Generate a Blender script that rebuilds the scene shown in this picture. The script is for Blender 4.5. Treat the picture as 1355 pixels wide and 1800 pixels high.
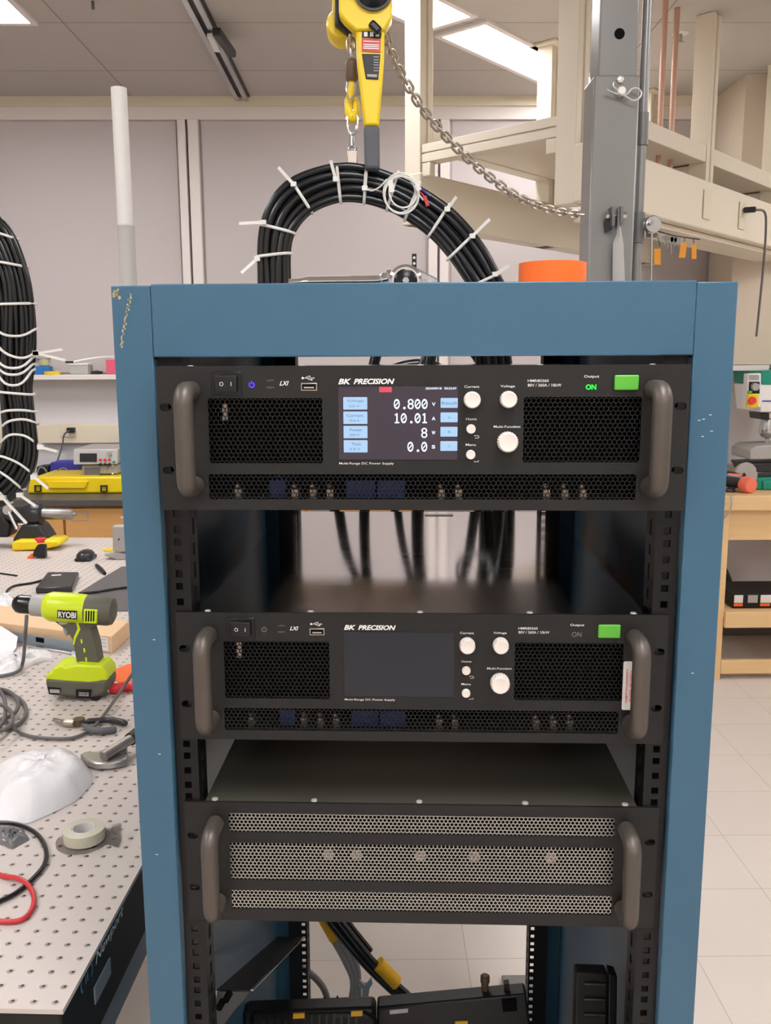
import bpy, bmesh, math, random
from mathutils import Vector, Matrix
from math import sin, cos, pi, radians, sqrt, atan2
random.seed(7)
for o in list(bpy.data.objects): bpy.data.objects.remove(o, do_unlink=True)
SC = bpy.context.scene
COL = SC.collection

# ------------------------------------------------------------------ camera
PITCH, YAW, ROLL, FPX = .1675, .01, -.0039, 1566.5
CAMZ = 1.6
_cp, _sp = cos(PITCH), sin(PITCH)
CF = Vector((sin(YAW)*_cp, cos(YAW)*_cp, -_sp))
_rt = Vector((cos(YAW), -sin(YAW), 0)); _up = _rt.cross(CF)
CR = cos(ROLL)*_rt + sin(ROLL)*_up
CU = -sin(ROLL)*_rt + cos(ROLL)*_up
CC = Vector((0, 0, CAMZ))
cam = bpy.data.cameras.new('camera'); camo = bpy.data.objects.new('camera', cam); COL.objects.link(camo)
cam.sensor_fit = 'HORIZONTAL'; cam.sensor_width = 36.0; cam.lens = 36.0*FPX/1355.0
cam.clip_start = .02; cam.clip_end = 60
M = Matrix((CR, CU, -CF)).transposed().to_4x4(); M.translation = CC
camo.matrix_world = M
SC.camera = camo
# ------------------------------------------------------------------ world / exposure
w = bpy.data.worlds.new('world'); SC.world = w; w.use_nodes = True
w.node_tree.nodes['Background'].inputs[0].default_value = (.95, .97, 1, 1)
w.node_tree.nodes['Background'].inputs[1].default_value = .3
SC.view_settings.view_transform = 'Standard'; SC.view_settings.look = 'None'
SC.view_settings.gamma = 1; SC.view_settings.use_curve_mapping = False
SC.view_settings.exposure = 1.25
LAMP = 7.0          # emission of the ceiling light diffusers

def ray(px, py): return CF + (px-677.5)/FPX*CR - (py-900)/FPX*CU
def PZ(px, py, z): d = ray(px, py); return CC + d*((z-CAMZ)/d.z)       # point on a horizontal plane
def PY(px, py, y): d = ray(px, py); return CC + d*(y/d.y)              # point on a plane of constant depth

# ------------------------------------------------------------------ materials
def S(*c):
    c = [v/255 for v in c]
    return tuple((v/12.92 if v <= .04045 else ((v+.055)/1.055)**2.4) for v in c) + (1,)
def mat(name, col, rough=.5, metal=0, noise=0, nscale=20, bump=0, bscale=200, spec=.5, emit=None, es=0,
        trans=0, coat=0, alpha=1, ior=1.45, stretch=None, rnoise=0):
    m = bpy.data.materials.new(name); m.use_nodes = True
    N, L = m.node_tree.nodes, m.node_tree.links
    b = N['Principled BSDF']
    b.inputs['Base Color'].default_value = col
    b.inputs['Roughness'].default_value = rough; b.inputs['Metallic'].default_value = metal
    b.inputs['Specular IOR Level'].default_value = spec
    b.inputs['Transmission Weight'].default_value = trans; b.inputs['Coat Weight'].default_value = coat
    b.inputs['Alpha'].default_value = alpha; b.inputs['IOR'].default_value = ior
    if emit: b.inputs['Emission Color'].default_value = emit; b.inputs['Emission Strength'].default_value = es
    tc = N.new('ShaderNodeTexCoord'); src = tc.outputs['Object']
    if stretch:
        mp = N.new('ShaderNodeMapping'); mp.inputs['Scale'].default_value = stretch
        L.new(src, mp.inputs['Vector']); src = mp.outputs['Vector']
    if noise or rnoise:
        n = N.new('ShaderNodeTexNoise'); n.inputs['Scale'].default_value = nscale; n.inputs['Detail'].default_value = 5
        L.new(src, n.inputs['Vector'])
    if noise:
        mr = N.new('ShaderNodeMapRange'); mr.inputs['To Min'].default_value = 1-noise; mr.inputs['To Max'].default_value = 1+noise
        L.new(n.outputs['Fac'], mr.inputs['Value'])
        mx = N.new('ShaderNodeVectorMath'); mx.operation = 'SCALE'; mx.inputs[0].default_value = col[:3]
        L.new(mr.outputs['Result'], mx.inputs['Scale']); L.new(mx.outputs['Vector'], b.inputs['Base Color'])
    if rnoise:
        mr2 = N.new('ShaderNodeMapRange'); mr2.inputs['To Min'].default_value = max(0, rough-rnoise); mr2.inputs['To Max'].default_value = rough+rnoise
        L.new(n.outputs['Fac'], mr2.inputs['Value']); L.new(mr2.outputs['Result'], b.inputs['Roughness'])
    if bump:
        n2 = N.new('ShaderNodeTexNoise'); n2.inputs['Scale'].default_value = bscale; n2.inputs['Detail'].default_value = 3
        L.new(src, n2.inputs['Vector'])
        bp = N.new('ShaderNodeBump'); bp.inputs['Strength'].default_value = bump; bp.inputs['Distance'].default_value = .001
        L.new(n2.outputs['Fac'], bp.inputs['Height']); L.new(bp.outputs['Normal'], b.inputs['Normal'])
    return m
def nodes(m): return m.node_tree.nodes, m.node_tree.links, m.node_tree.nodes['Principled BSDF']

def tile_mat(name, c1, c2, cm, bw, bh, mortar, rough, off=(0, 0, 0), rot=0, bump=.2, spec=.5, var=.03):
    m = mat(name, c1, rough, spec=spec); N, L, b = nodes(m)
    tc = N.new('ShaderNodeTexCoord'); mp = N.new('ShaderNodeMapping'); mp.inputs['Location'].default_value = off
    mp.inputs['Rotation'].default_value = (0, 0, rot)
    L.new(tc.outputs['Object'], mp.inputs['Vector'])
    br = N.new('ShaderNodeTexBrick'); br.offset = 0; br.squash = 1
    br.inputs['Color1'].default_value = c1; br.inputs['Color2'].default_value = c2; br.inputs['Mortar'].default_value = cm
    br.inputs['Scale'].default_value = 1; br.inputs['Mortar Size'].default_value = mortar; br.inputs['Mortar Smooth'].default_value = .1
    br.inputs['Brick Width'].default_value = bw; br.inputs['Row Height'].default_value = bh
    L.new(mp.outputs['Vector'], br.inputs['Vector'])
    n = N.new('ShaderNodeTexNoise'); n.inputs['Scale'].default_value = 6; n.inputs['Detail'].default_value = 8
    L.new(tc.outputs['Object'], n.inputs['Vector'])
    mr = N.new('ShaderNodeMapRange'); mr.inputs['To Min'].default_value = 1-var; mr.inputs['To Max'].default_value = 1+var
    L.new(n.outputs['Fac'], mr.inputs['Value'])
    vm = N.new('ShaderNodeVectorMath'); vm.operation = 'SCALE'
    L.new(br.outputs['Color'], vm.inputs[0]); L.new(mr.outputs['Result'], vm.inputs['Scale']); L.new(vm.outputs['Vector'], b.inputs['Base Color'])
    bp = N.new('ShaderNodeBump'); bp.inputs['Strength'].default_value = bump; bp.inputs['Distance'].default_value = .002; bp.invert = True
    L.new(br.outputs['Fac'], bp.inputs['Height']); L.new(bp.outputs['Normal'], b.inputs['Normal'])
    return m

MT = {}
MT['floor'] = tile_mat('floor_tiles', S(216, 205, 196), S(213, 202, 193), S(176, 166, 156), .312, .312, .0012, .34, off=(-.562, -1.355, 0), spec=.35)
MT['ceiling'] = tile_mat('ceiling_tiles', S(186, 178, 172), S(182, 175, 169), S(140, 132, 126), 1.22, .61, .003, .9, off=(.35, -3.115, 0), spec=.1, bump=.1)
MT['wall'] = mat('wall_paint', S(214, 209, 212), .8, noise=.015, nscale=3, spec=.15)
MT['wallside'] = mat('side_wall_paint', S(215, 208, 200), .85, spec=.15)
MT['blind'] = mat('blind_fabric', S(194, 185, 184), .85, noise=.02, nscale=2, bump=.1, bscale=500, spec=.1)
MT['whitetrim'] = mat('white_trim', S(225, 216, 212), .5, spec=.3)
MT['creamtrim'] = mat('cream_trim', S(222, 212, 190), .5, spec=.3)
MT['cream'] = mat('cream_powder_coat', S(226, 215, 196), .42, noise=.015, nscale=8, spec=.4)
MT['cream2'] = mat('cream_cabinet', S(205, 190, 172), .5, noise=.02, nscale=4, spec=.3)
MT['beige'] = mat('beige_raceway', S(224, 212, 190), .5)
MT['blue'] = mat('blue_rack_paint', S(62, 98, 121), .33, noise=.035, nscale=14, bump=.25, bscale=900, spec=.45)
MT['black'] = mat('black_paint', S(17, 16, 17), .45, noise=.08, nscale=30, spec=.4)
MT['blackpanel'] = mat('black_powder_coat', S(27, 25, 24), .5, noise=.04, nscale=40, bump=.35, bscale=1600, spec=.45)
MT['blackgloss'] = mat('black_gloss_plastic', S(18, 18, 20), .22, spec=.5)
MT['blackplastic'] = mat('black_plastic', S(26, 25, 26), .4, bump=.15, bscale=900)
MT['handle'] = mat('graphite_handle', S(92, 84, 78), .42, metal=.5, noise=.03, nscale=60, bump=.15, bscale=1200)
MT['grilleblack'] = mat('black_grille', S(30, 29, 29), .38, metal=.4)
MT['grillesilver'] = mat('silver_grille', S(176, 173, 167), .3, metal=.85, noise=.06, nscale=12)
MT['zinc'] = mat('brushed_zinc', S(222, 220, 220), .10, metal=1, noise=.02, nscale=6, stretch=(1, 14, 1), rnoise=.04)
MT['covermetal'] = mat('galvanised_cover', S(150, 146, 142), .35, metal=.8, noise=.05, nscale=8)
MT['darkmetal'] = mat('dark_sheet_metal', S(116, 112, 100), .38, metal=.7, noise=.1, nscale=4)
MT['steel'] = mat('bright_steel', S(200, 200, 200), .22, metal=1)
MT['chrome'] = mat('chrome', S(225, 225, 228), .07, metal=1)
MT['nickel'] = mat('worn_nickel_chain', S(186, 174, 162), .34, metal=.85, noise=.1, nscale=80)
MT['white'] = mat('white_plastic', S(228, 224, 220), .4)
MT['knob'] = mat('warm_white_knob', S(226, 216, 208), .45)
MT['tie'] = mat('nylon_tie', S(226, 222, 216), .35, spec=.5)
MT['print'] = mat('white_print', S(232, 230, 226), .5)
MT['printgrey'] = mat('grey_print', S(120, 118, 116), .6)
MT['cable'] = mat('black_cable_jacket', S(26, 26, 27), .24, noise=.1, nscale=30, spec=.6)
MT['greycable'] = mat('grey_cable_jacket', S(96, 92, 92), .4)
MT['lightgreycable'] = mat('light_grey_cable_jacket', S(150, 148, 148), .45)
MT['redcable'] = mat('red_cable_jacket', S(200, 52, 56), .35)
MT['yellow'] = mat('yellow_enamel', S(236, 202, 32), .35, noise=.02, nscale=20)
MT['yellowcase'] = mat('yellow_case_plastic', S(240, 208, 20), .4)
MT['yellowtape'] = mat('yellow_tape', S(234, 178, 32), .45)
MT['grip'] = mat('grey_rubber_grip', S(88, 90, 94), .6, bump=.3, bscale=400)
MT['hammersteel'] = mat('brushed_hammer_steel', S(166, 160, 155), .32, metal=.8, noise=.05, nscale=60)
MT['zincplate'] = mat('zinc_plated_steel', S(214, 210, 206), .38, metal=.5)
MT['mast'] = mat('grey_mast_paint', S(134, 132, 130), .3, metal=.25, noise=.03, nscale=10)
MT['mastdark'] = mat('dark_grey_mast_paint', S(110, 108, 107), .35, metal=.2)
MT['dark'] = mat('matt_black', S(12, 12, 12), .8, spec=.1)
MT['orange'] = mat('orange_plastic', S(255, 112, 40), .35)
MT['orangetag'] = mat('orange_tag', S(240, 160, 40), .5)
MT['green'] = mat('green_button', S(92, 178, 58), .4, bump=.2, bscale=900)
MT['wood'] = mat('maple_wood', S(214, 160, 98), .45, noise=.07, nscale=5, stretch=(2, 12, 12))
MT['woodlight'] = mat('beech_wood', S(228, 190, 138), .45, noise=.07, nscale=5, stretch=(1, 10, 10))
MT['countertop'] = mat('dark_counter', S(84, 80, 78), .4)
MT['card'] = mat('cardboard', S(222, 186, 148), .75, noise=.03, nscale=12)
MT['paper'] = mat('white_paper', S(232, 226, 228), .8)
MT['lime'] = mat('lime_plastic', S(204, 222, 32), .35)
MT['olive'] = mat('olive_grey_rubber', S(92, 90, 78), .55)
MT['tapegrey'] = mat('grey_plastic', S(168, 164, 160), .45)
MT['tooldark'] = mat('dark_tool_paint', S(52, 52, 54), .3, metal=.3)
MT['bluebin'] = mat('blue_plastic', S(40, 112, 190), .4)
MT['bluebox'] = mat('royal_blue_plastic', S(58, 58, 160), .45)
MT['intblue'] = mat('component_blue', S(40, 60, 116), .5)
MT['red'] = mat('red_plastic', S(228, 56, 60), .4)
MT['pink'] = mat('pink_box', S(222, 90, 120), .5)
MT['coral'] = mat('coral_plastic', S(240, 122, 96), .4)
MT['teal'] = mat('teal_green_paint', S(30, 140, 118), .35)
MT['copper'] = mat('painted_pipe', S(200, 160, 140), .4, metal=.3)
MT['clear'] = mat('clear_plastic', (1, 1, 1, 1), .05, trans=1, ior=1.12, alpha=.6)
MT['film'] = mat('bubble_wrap_film', S(250, 247, 247), .2, trans=.25, bump=.6, bscale=90, ior=1.25, spec=.6, noise=.04, nscale=30)
MT['acrylic'] = mat('frosted_tube', S(214, 212, 206), .3, trans=.35, ior=1.3)
MT['tapefilm'] = mat('tape_roll_film', S(228, 222, 200), .25, trans=.3, ior=1.3)
MT['label'] = mat('silver_label', S(170, 170, 170), .35, metal=.6)
MT['chip'] = mat('bare_primer_chip', S(178, 160, 120), .7, noise=.1, nscale=200)
MT['bakelite'] = mat('brown_metal_cap', S(96, 76, 60), .4)
MT['greyblue'] = mat('grey_blue_sheet', S(140, 150, 158), .35, metal=.4)
MT['tabletop'] = None
def emi(name, col, s): return mat(name, col if 'lamp' in name else tuple(c*.15 for c in col[:3])+(1,), .5, emit=col, es=s)
MT['lamp'] = emi('lamp_diffuser', (.98, .985, 1, 1), LAMP)
MT['scrw'] = emi('screen_white', S(225, 238, 255), .5)
MT['scrk'] = emi('screen_key', S(178, 214, 250), .34)
MT['scrt'] = emi('screen_key_text', S(110, 140, 180), .2)
MT['scrbg'] = mat('screen_glass_lit', S(30, 28, 34), .12, emit=S(96, 78, 92), es=.16)
MT['scroff'] = mat('screen_glass_off', S(36, 38, 46), .25, spec=.5)
MT['scrred'] = emi('screen_red', S(235, 80, 100), .35)
MT['ledblue'] = emi('led_blue', S(70, 50, 255), .9)
MT['ledgreen'] = emi('led_green', S(30, 255, 60), .8)
# perforated optical table top: a one inch grid of tapped holes
def table_mat():
    m = mat('perforated_steel_top', S(200, 188, 180), .5, metal=.0, spec=.4); N, L, b = nodes(m)
    tc = N.new('ShaderNodeTexCoord')
    sc = N.new('ShaderNodeVectorMath'); sc.operation = 'SCALE'; sc.inputs['Scale'].default_value = 1/.0254
    fr = N.new('ShaderNodeVectorMath'); fr.operation = 'FRACTION'
    sb = N.new('ShaderNodeVectorMath'); sb.operation = 'SUBTRACT'; sb.inputs[1].default_value = (.5, .5, 0)
    ml = N.new('ShaderNodeVectorMath'); ml.operation = 'MULTIPLY'; ml.inputs[1].default_value = (1, 1, 0)
    ln = N.new('ShaderNodeVectorMath'); ln.operation = 'LENGTH'
    L.new(tc.outputs['Object'], sc.inputs[0]); L.new(sc.outputs[0], fr.inputs[0]); L.new(fr.outputs[0], sb.inputs[0])
    L.new(sb.outputs[0], ml.inputs[0]); L.new(ml.outputs[0], ln.inputs[0])
    lt = N.new('ShaderNodeMapRange'); lt.inputs['From Min'].default_value = .07; lt.inputs['From Max'].default_value = .105
    L.new(ln.outputs['Value'], lt.inputs['Value'])
    n = N.new('ShaderNodeTexNoise'); n.inputs['Scale'].default_value = 3; n.inputs['Detail'].default_value = 6
    L.new(tc.outputs['Object'], n.inputs['Vector'])
    mr = N.new('ShaderNodeMapRange'); mr.inputs['To Min'].default_value = .93; mr.inputs['To Max'].default_value = 1.06
    L.new(n.outputs['Fac'], mr.inputs['Value'])
    vm = N.new('ShaderNodeVectorMath'); vm.operation = 'SCALE'; vm.inputs[0].default_value = S(200, 188, 180)[:3]
    L.new(mr.outputs['Result'], vm.inputs['Scale'])
    mx = N.new('ShaderNodeMix'); mx.data_type = 'RGBA'
    mx.inputs['A'].default_value = S(50, 44, 40); L.new(vm.outputs['Vector'], mx.inputs['B']); L.new(lt.outputs['Result'], mx.inputs['Factor'])
    L.new(mx.outputs['Result'], b.inputs['Base Color'])
    l2 = N.new('ShaderNodeMapRange'); l2.inputs['From Min'].default_value = .09; l2.inputs['From Max'].default_value = .2
    L.new(ln.outputs['Value'], l2.inputs['Value'])
    bp = N.new('ShaderNodeBump'); bp.inputs['Strength'].default_value = .8; bp.inputs['Distance'].default_value = .003
    L.new(l2.outputs['Result'], bp.inputs['Height']); L.new(bp.outputs['Normal'], b.inputs['Normal'])
    return m
MT['tabletop'] = table_mat()

# ------------------------------------------------------------------ mesh helpers
class MB:
    def __init__(s): s.v = []; s.f = []
    def add(s, vs, fs):
        n = len(s.v); s.v += [Vector(v) for v in vs]; s.f += [tuple(i+n for i in f) for f in fs]; return s
    def box(s, x0, x1, y0, y1, z0, z1, m=None):
        vs = [Vector(p) for p in ((x0,y0,z0),(x1,y0,z0),(x1,y1,z0),(x0,y1,z0),(x0,y0,z1),(x1,y0,z1),(x1,y1,z1),(x0,y1,z1))]
        if m: vs = [m @ v for v in vs]
        return s.add(vs, [(0,3,2,1),(4,5,6,7),(0,1,5,4),(1,2,6,5),(2,3,7,6),(3,0,4,7)])
    def bar(s, p, q, wd, ht, up=(0,0,1)):         # box along p->q
        p, q = Vector(p), Vector(q); d = (q-p).normalized(); u = Vector(up); r = d.cross(u).normalized(); u = r.cross(d)
        vs = [c + r*a*wd/2 + u*b*ht/2 for c in (p, q) for a, b in ((-1,-1),(1,-1),(1,1),(-1,1))]
        return s.add(vs, [(0,1,2,3)[::-1],(4,5,6,7),(0,1,5,4),(1,2,6,5),(2,3,7,6),(3,0,4,7)])
    def tube(s, pts, r, n=10, closed=False, caps=True, flat=None, up=None):
        pts = [Vector(p) for p in pts]; N = len(pts)
        rs = r if isinstance(r, (list, tuple)) else [r]*N
        tans = []
        for i in range(N):
            a = pts[(i-1) % N] if closed or i > 0 else pts[i]; b = pts[(i+1) % N] if closed or i < N-1 else pts[i]
            tans.append((b-a).normalized())
        if up: nrm = Vector(up)
        else: nrm = Vector((0,0,1)) if abs(tans[0].z) < .9 else Vector((0,1,0))
        vs = []
        for i in range(N):
            t = tans[i]; nrm = (nrm - t*nrm.dot(t)).normalized(); bn = t.cross(nrm)
            fl = flat or 1
            for k in range(n):
                a = 2*pi*k/n; vs.append(pts[i] + nrm*cos(a)*rs[i] + bn*sin(a)*rs[i]*fl)
        fs = []
        for i in range(N if closed else N-1):
            j = (i+1) % N
            for k in range(n):
                l = (k+1) % n; fs.append((i*n+k, j*n+k, j*n+l, i*n+l))
        if caps and not closed: fs += [tuple(range(n)), tuple(range((N-1)*n, N*n))[::-1]]
        return s.add(vs, [f[::-1] for f in fs])
    def cyl(s, p, q, r, r2=None, n=24): return s.tube([p, q], [r, r if r2 is None else r2], n)
    def lathe(s, o, axis, prof, n=28):             # prof: (distance along axis, radius)
        o, ax = Vector(o), Vector(axis).normalized()
        a = Vector((0,0,1)) if abs(ax.z) < .9 else Vector((1,0,0)); u = ax.cross(a).normalized(); v = ax.cross(u)
        vs = [o + ax*h + (u*cos(2*pi*k/n) + v*sin(2*pi*k/n))*r for h, r in prof for k in range(n)]
        fs = [(i*n+k, i*n+(k+1)%n, (i+1)*n+(k+1)%n, (i+1)*n+k) for i in range(len(prof)-1) for k in range(n)]
        fs += [tuple(range(n))[::-1], tuple(range((len(prof)-1)*n, len(prof)*n))]
        return s.add(vs, fs)
    def prism(s, a, b):                            # two matching rings of points
        n = len(a); fs = [tuple(range(n)), tuple(range(n, 2*n))[::-1]] + [(i, i+n, (i+1)%n+n, (i+1)%n) for i in range(n)]
        return s.add(list(a)+list(b), fs)
    def pp(s, poly, Y, t0, t1):                    # photo outline set at depth Y, from Y+t0 to Y+t1
        pts = [PY(x, y, Y+t0) for x, y in poly]
        return s.prism(pts, [p + Vector((0,t1-t0,0)) for p in pts])
    def sph(s, c, r, sc=(1,1,1), n=20, m=12):
        c = Vector(c); vs = [c + Vector((0,0,r*sc[2]))]
        for i in range(1, m):
            for k in range(n):
                th, ph = pi*i/m, 2*pi*k/n
                vs.append(c + Vector((r*sin(th)*cos(ph)*sc[0], r*sin(th)*sin(ph)*sc[1], r*cos(th)*sc[2])))
        vs.append(c - Vector((0,0,r*sc[2]))); e = len(vs)-1
        fs = [(0, 1+k, 1+(k+1)%n) for k in range(n)]
        for i in range(m-2): fs += [(1+i*n+k, 1+(i+1)*n+k, 1+(i+1)*n+(k+1)%n, 1+i*n+(k+1)%n) for k in range(n)]
        fs += [(e, 1+(m-2)*n+(k+1)%n, 1+(m-2)*n+k) for k in range(n)]
        return s.add(vs, fs)
    def clamp(s, z):
        for v in s.v: v.z = max(v.z, z)
        return s
    def xf(s, m): s.v = [m @ v for v in s.v]; return s
    def build(s, name, material, parent=None, world=False, bevel=0, seg=2, smooth=True, angle=38, sub=0):
        vs = s.v
        if world and parent is not None:
            mi = THM[root_of(parent)].inverted(); vs = [mi @ v for v in vs]
        off = None
        if parent is None:
            lo = [min(v[i] for v in vs) for i in range(3)]; hi = [max(v[i] for v in vs) for i in range(3)]
            off = Vector(((lo[0]+hi[0])/2, (lo[1]+hi[1])/2, lo[2])); vs = [v-off for v in vs]
        me = bpy.data.meshes.new(name); me.from_pydata(vs, [], s.f)
        bm = bmesh.new(); bm.from_mesh(me); bmesh.ops.recalc_face_normals(bm, faces=bm.faces); bm.to_mesh(me); bm.free()
        return link(name, me, material, parent, off, bevel, seg, smooth, angle, sub)
def link(name, me, material, parent=None, off=None, bevel=0, seg=2, smooth=True, angle=38, sub=0):
    o = bpy.data.objects.new(name, me); COL.objects.link(o)
    if material is not None:
        me.materials.clear(); me.materials.append(MT[material] if isinstance(material, str) else material)
    if smooth:
        me.shade_smooth(); me.set_sharp_from_angle(angle=radians(angle))
    if parent is not None: o.parent = parent
    if off is not None: o.location = off
    THM[o] = Matrix.Translation(off) if off is not None else Matrix()
    if bevel:
        b = o.modifiers.new('bevel', 'BEVEL'); b.width = bevel; b.segments = seg; b.limit_method = 'ANGLE'; b.angle_limit = radians(35)
    if sub:
        b = o.modifiers.new('sub', 'SUBSURF'); b.levels = sub; b.render_levels = sub
    return o
THM = {}
def root_of(o):
    while o.parent is not None: o = o.parent
    return o
def tag(o, label, cat, group=None, kind=None):
    o['label'] = label; o['category'] = cat
    if group: o['group'] = group
    if kind: o['kind'] = kind
    return o
def thing(name, label, cat, m=None, group=None):
    o = bpy.data.objects.new(name, None); COL.objects.link(o); o.empty_display_size = .05
    m = m if isinstance(m, Matrix) else Matrix.Translation(Vector(m) if m is not None else Vector())
    o.matrix_basis = m; THM[o] = m.copy()
    return tag(o, label, cat, group)
def struct(o): o['kind'] = 'structure'; return o
def copy_tree(o, parent=None, m=None):
    c = o.copy(); COL.objects.link(c)
    if parent is not None: c.parent = parent
    if m is not None: c.matrix_basis = m; THM[c] = m.copy()
    for ch in list(o.children): copy_tree(ch, c)
    return c
XZ = Matrix(((1,0,0,0),(0,0,-1,0),(0,1,0,0),(0,0,0,1)))    # drawing plane -> upright, facing -y
def curve_mesh(polys, t):                                    # filled outline with holes, thickness t
    cu = bpy.data.curves.new('c', 'CURVE'); cu.dimensions = '2D'; cu.fill_mode = 'BOTH'; cu.extrude = t/2
    for p in polys:
        sp = cu.splines.new('POLY'); sp.points.add(len(p)-1); sp.use_cyclic_u = True
        for i, (x, y) in enumerate(p): sp.points[i].co = (x, y, 0, 1)
    o = bpy.data.objects.new('c', cu); COL.objects.link(o)
    dg = bpy.context.evaluated_depsgraph_get(); me = bpy.data.meshes.new_from_object(o.evaluated_get(dg))
    bpy.data.objects.remove(o); bpy.data.curves.remove(cu)
    return me
def rrect(x0, x1, y0, y1, r=.001, n=4):
    out = []
    for cx, cy, a0 in ((x1-r, y1-r, 0), (x0+r, y1-r, 90), (x0+r, y0+r, 180), (x1-r, y0+r, 270)):
        for i in range(n+1):
            a = radians(a0 + 90*i/n); out.append((cx+r*cos(a), cy+r*sin(a)))
    return out
def circ(x, y, r, n=20): return [(x+r*cos(2*pi*i/n), y+r*sin(2*pi*i/n)) for i in range(n)]
def plate(name, polys, t, y, material, parent, bevel=0, m=None):   # upright plate, front face at y, going back t
    me = curve_mesh(polys, t); me.transform(Matrix.Translation((0, y+t/2, 0)) @ XZ)
    if m: me.transform(m)
    return link(name, me, material, parent, bevel=bevel, seg=1, smooth=False)
def textmesh(s, size, bold=0, shear=0, align='LEFT', ext=.0001, space=1):
    cu = bpy.data.curves.new('t', 'FONT'); cu.body = s; cu.size = size; cu.offset = bold; cu.shear = shear
    cu.align_x = align; cu.align_y = 'CENTER'; cu.extrude = ext; cu.resolution_u = 3; cu.space_character = space
    o = bpy.data.objects.new('t', cu); COL.objects.link(o)
    dg = bpy.context.evaluated_depsgraph_get(); me = bpy.data.meshes.new_from_object(o.evaluated_get(dg))
    bpy.data.objects.remove(o); bpy.data.curves.remove(cu)
    return me
def fit_text(s, x0, x1, y, h, **k):                        # mesh in the drawing plane spanning x0..x1, cap height h
    me = textmesh(s, 1, **{**k, 'ext': .0})
    xs = [v.co.x for v in me.vertices]; ys = [v.co.y for v in me.vertices]
    sx = (x1-x0)/(max(xs)-min(xs)); sy = h/(max(ys)-min(ys))
    for v in me.vertices: v.co = ((v.co.x-min(xs))*sx+x0, (v.co.y-(max(ys)+min(ys))/2)*sy+y, 0)
    return me
def join_meshes(name, meshes, material, parent, m=None, off=0.0):
    bm = bmesh.new()
    for me in meshes: bm.from_mesh(me)
    me = bpy.data.meshes.new(name); bm.to_mesh(me); bm.free()
    me.transform((m or (Matrix.Translation((0, off, 0)) @ XZ)))
    return link(name, me, material, parent, smooth=False)
def poly_mesh(pts):
    me = bpy.data.meshes.new('p'); me.from_pydata([(x, y, 0) for x, y in pts], [], [tuple(range(len(pts)))]); return me
def rod2d(x0, y0, x1, y1, wd):
    dx, dy = x1-x0, y1-y0; l = sqrt(dx*dx+dy*dy); nx, ny = -dy/l*wd/2, dx/l*wd/2
    return poly_mesh([(x0+nx, y0+ny), (x1+nx, y1+ny), (x1-nx, y1-ny), (x0-nx, y0-ny)][::-1])
def arc2d(cx, cy, r, wd, a0, a1, n=24):
    o = [(cx+(r+wd/2)*cos(radians(a0+(a1-a0)*i/n)), cy+(r+wd/2)*sin(radians(a0+(a1-a0)*i/n))) for i in range(n+1)]
    i_ = [(cx+(r-wd/2)*cos(radians(a0+(a1-a0)*i/n)), cy+(r-wd/2)*sin(radians(a0+(a1-a0)*i/n))) for i in range(n+1)]
    me = bpy.data.meshes.new('a'); me.from_pydata([(x, y, 0) for x, y in o+i_], [], [(i, i+n+1, i+n+2, i+1)[::-1] for i in range(n)]); return me
def grille(name, x0, x1, z0, z1, y, t, pitch, wall, material, parent):
    R = pitch/sqrt(3); r = (pitch-wall)/sqrt(3); rows = int((z1-z0)/(pitch*.866))+2; cols = int((x1-x0)/pitch)+2
    vs, fs = [], []
    cl = lambda x, z: (min(max(x, x0), x1), min(max(z, z0), z1))
    for j in range(rows):
        for i in range(cols):
            cx = x0 + (i + .5*(j % 2))*pitch; cz = z0 + R*.6 + j*pitch*.866
            n = len(vs)
            for rad, yy in ((R, y), (r, y), (r, y+t)):
                for k in range(6):
                    a = radians(60*k+30); X, Z = cl(cx+rad*cos(a), cz+rad*sin(a)); vs.append((X, yy, Z))
            for k in range(6):
                l = (k+1) % 6
                fs.append((n+k, n+l, n+6+l, n+6+k)); fs.append((n+6+k, n+6+l, n+12+l, n+12+k))
    me = bpy.data.meshes.new(name); me.from_pydata(vs, [], fs)
    return link(name, me, material, parent, smooth=False)
def spline(pts, n=8, closed=False):                        # Catmull-Rom through points
    P = [Vector(p) for p in pts]; N = len(P); out = []
    for i in range(N if closed else N-1):
        p0 = P[(i-1) % N] if closed or i > 0 else P[0]*2-P[1]; p1 = P[i]; p2 = P[(i+1) % N]
        p3 = P[(i+2) % N] if closed or i < N-2 else P[-1]*2-P[-2]
        for k in range(n):
            t = k/n; out.append(.5*((2*p1)+(p2-p0)*t+(2*p0-5*p1+4*p2-p3)*t*t+(3*p1-p0-3*p2+p3)*t**3))
    if not closed: out.append(P[-1])
    return out
def resample(pts, n):
    P = [Vector(p) for p in pts]; L = [0]
    for a, b in zip(P, P[1:]): L.append(L[-1]+(b-a).length)
    out = []
    for i in range(n):
        d = L[-1]*i/(n-1); j = 0
        while j < len(L)-2 and L[j+1] < d: j += 1
        t = (d-L[j])/max(1e-9, L[j+1]-L[j]); out.append(P[j].lerp(P[j+1], t))
    return out

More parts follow.
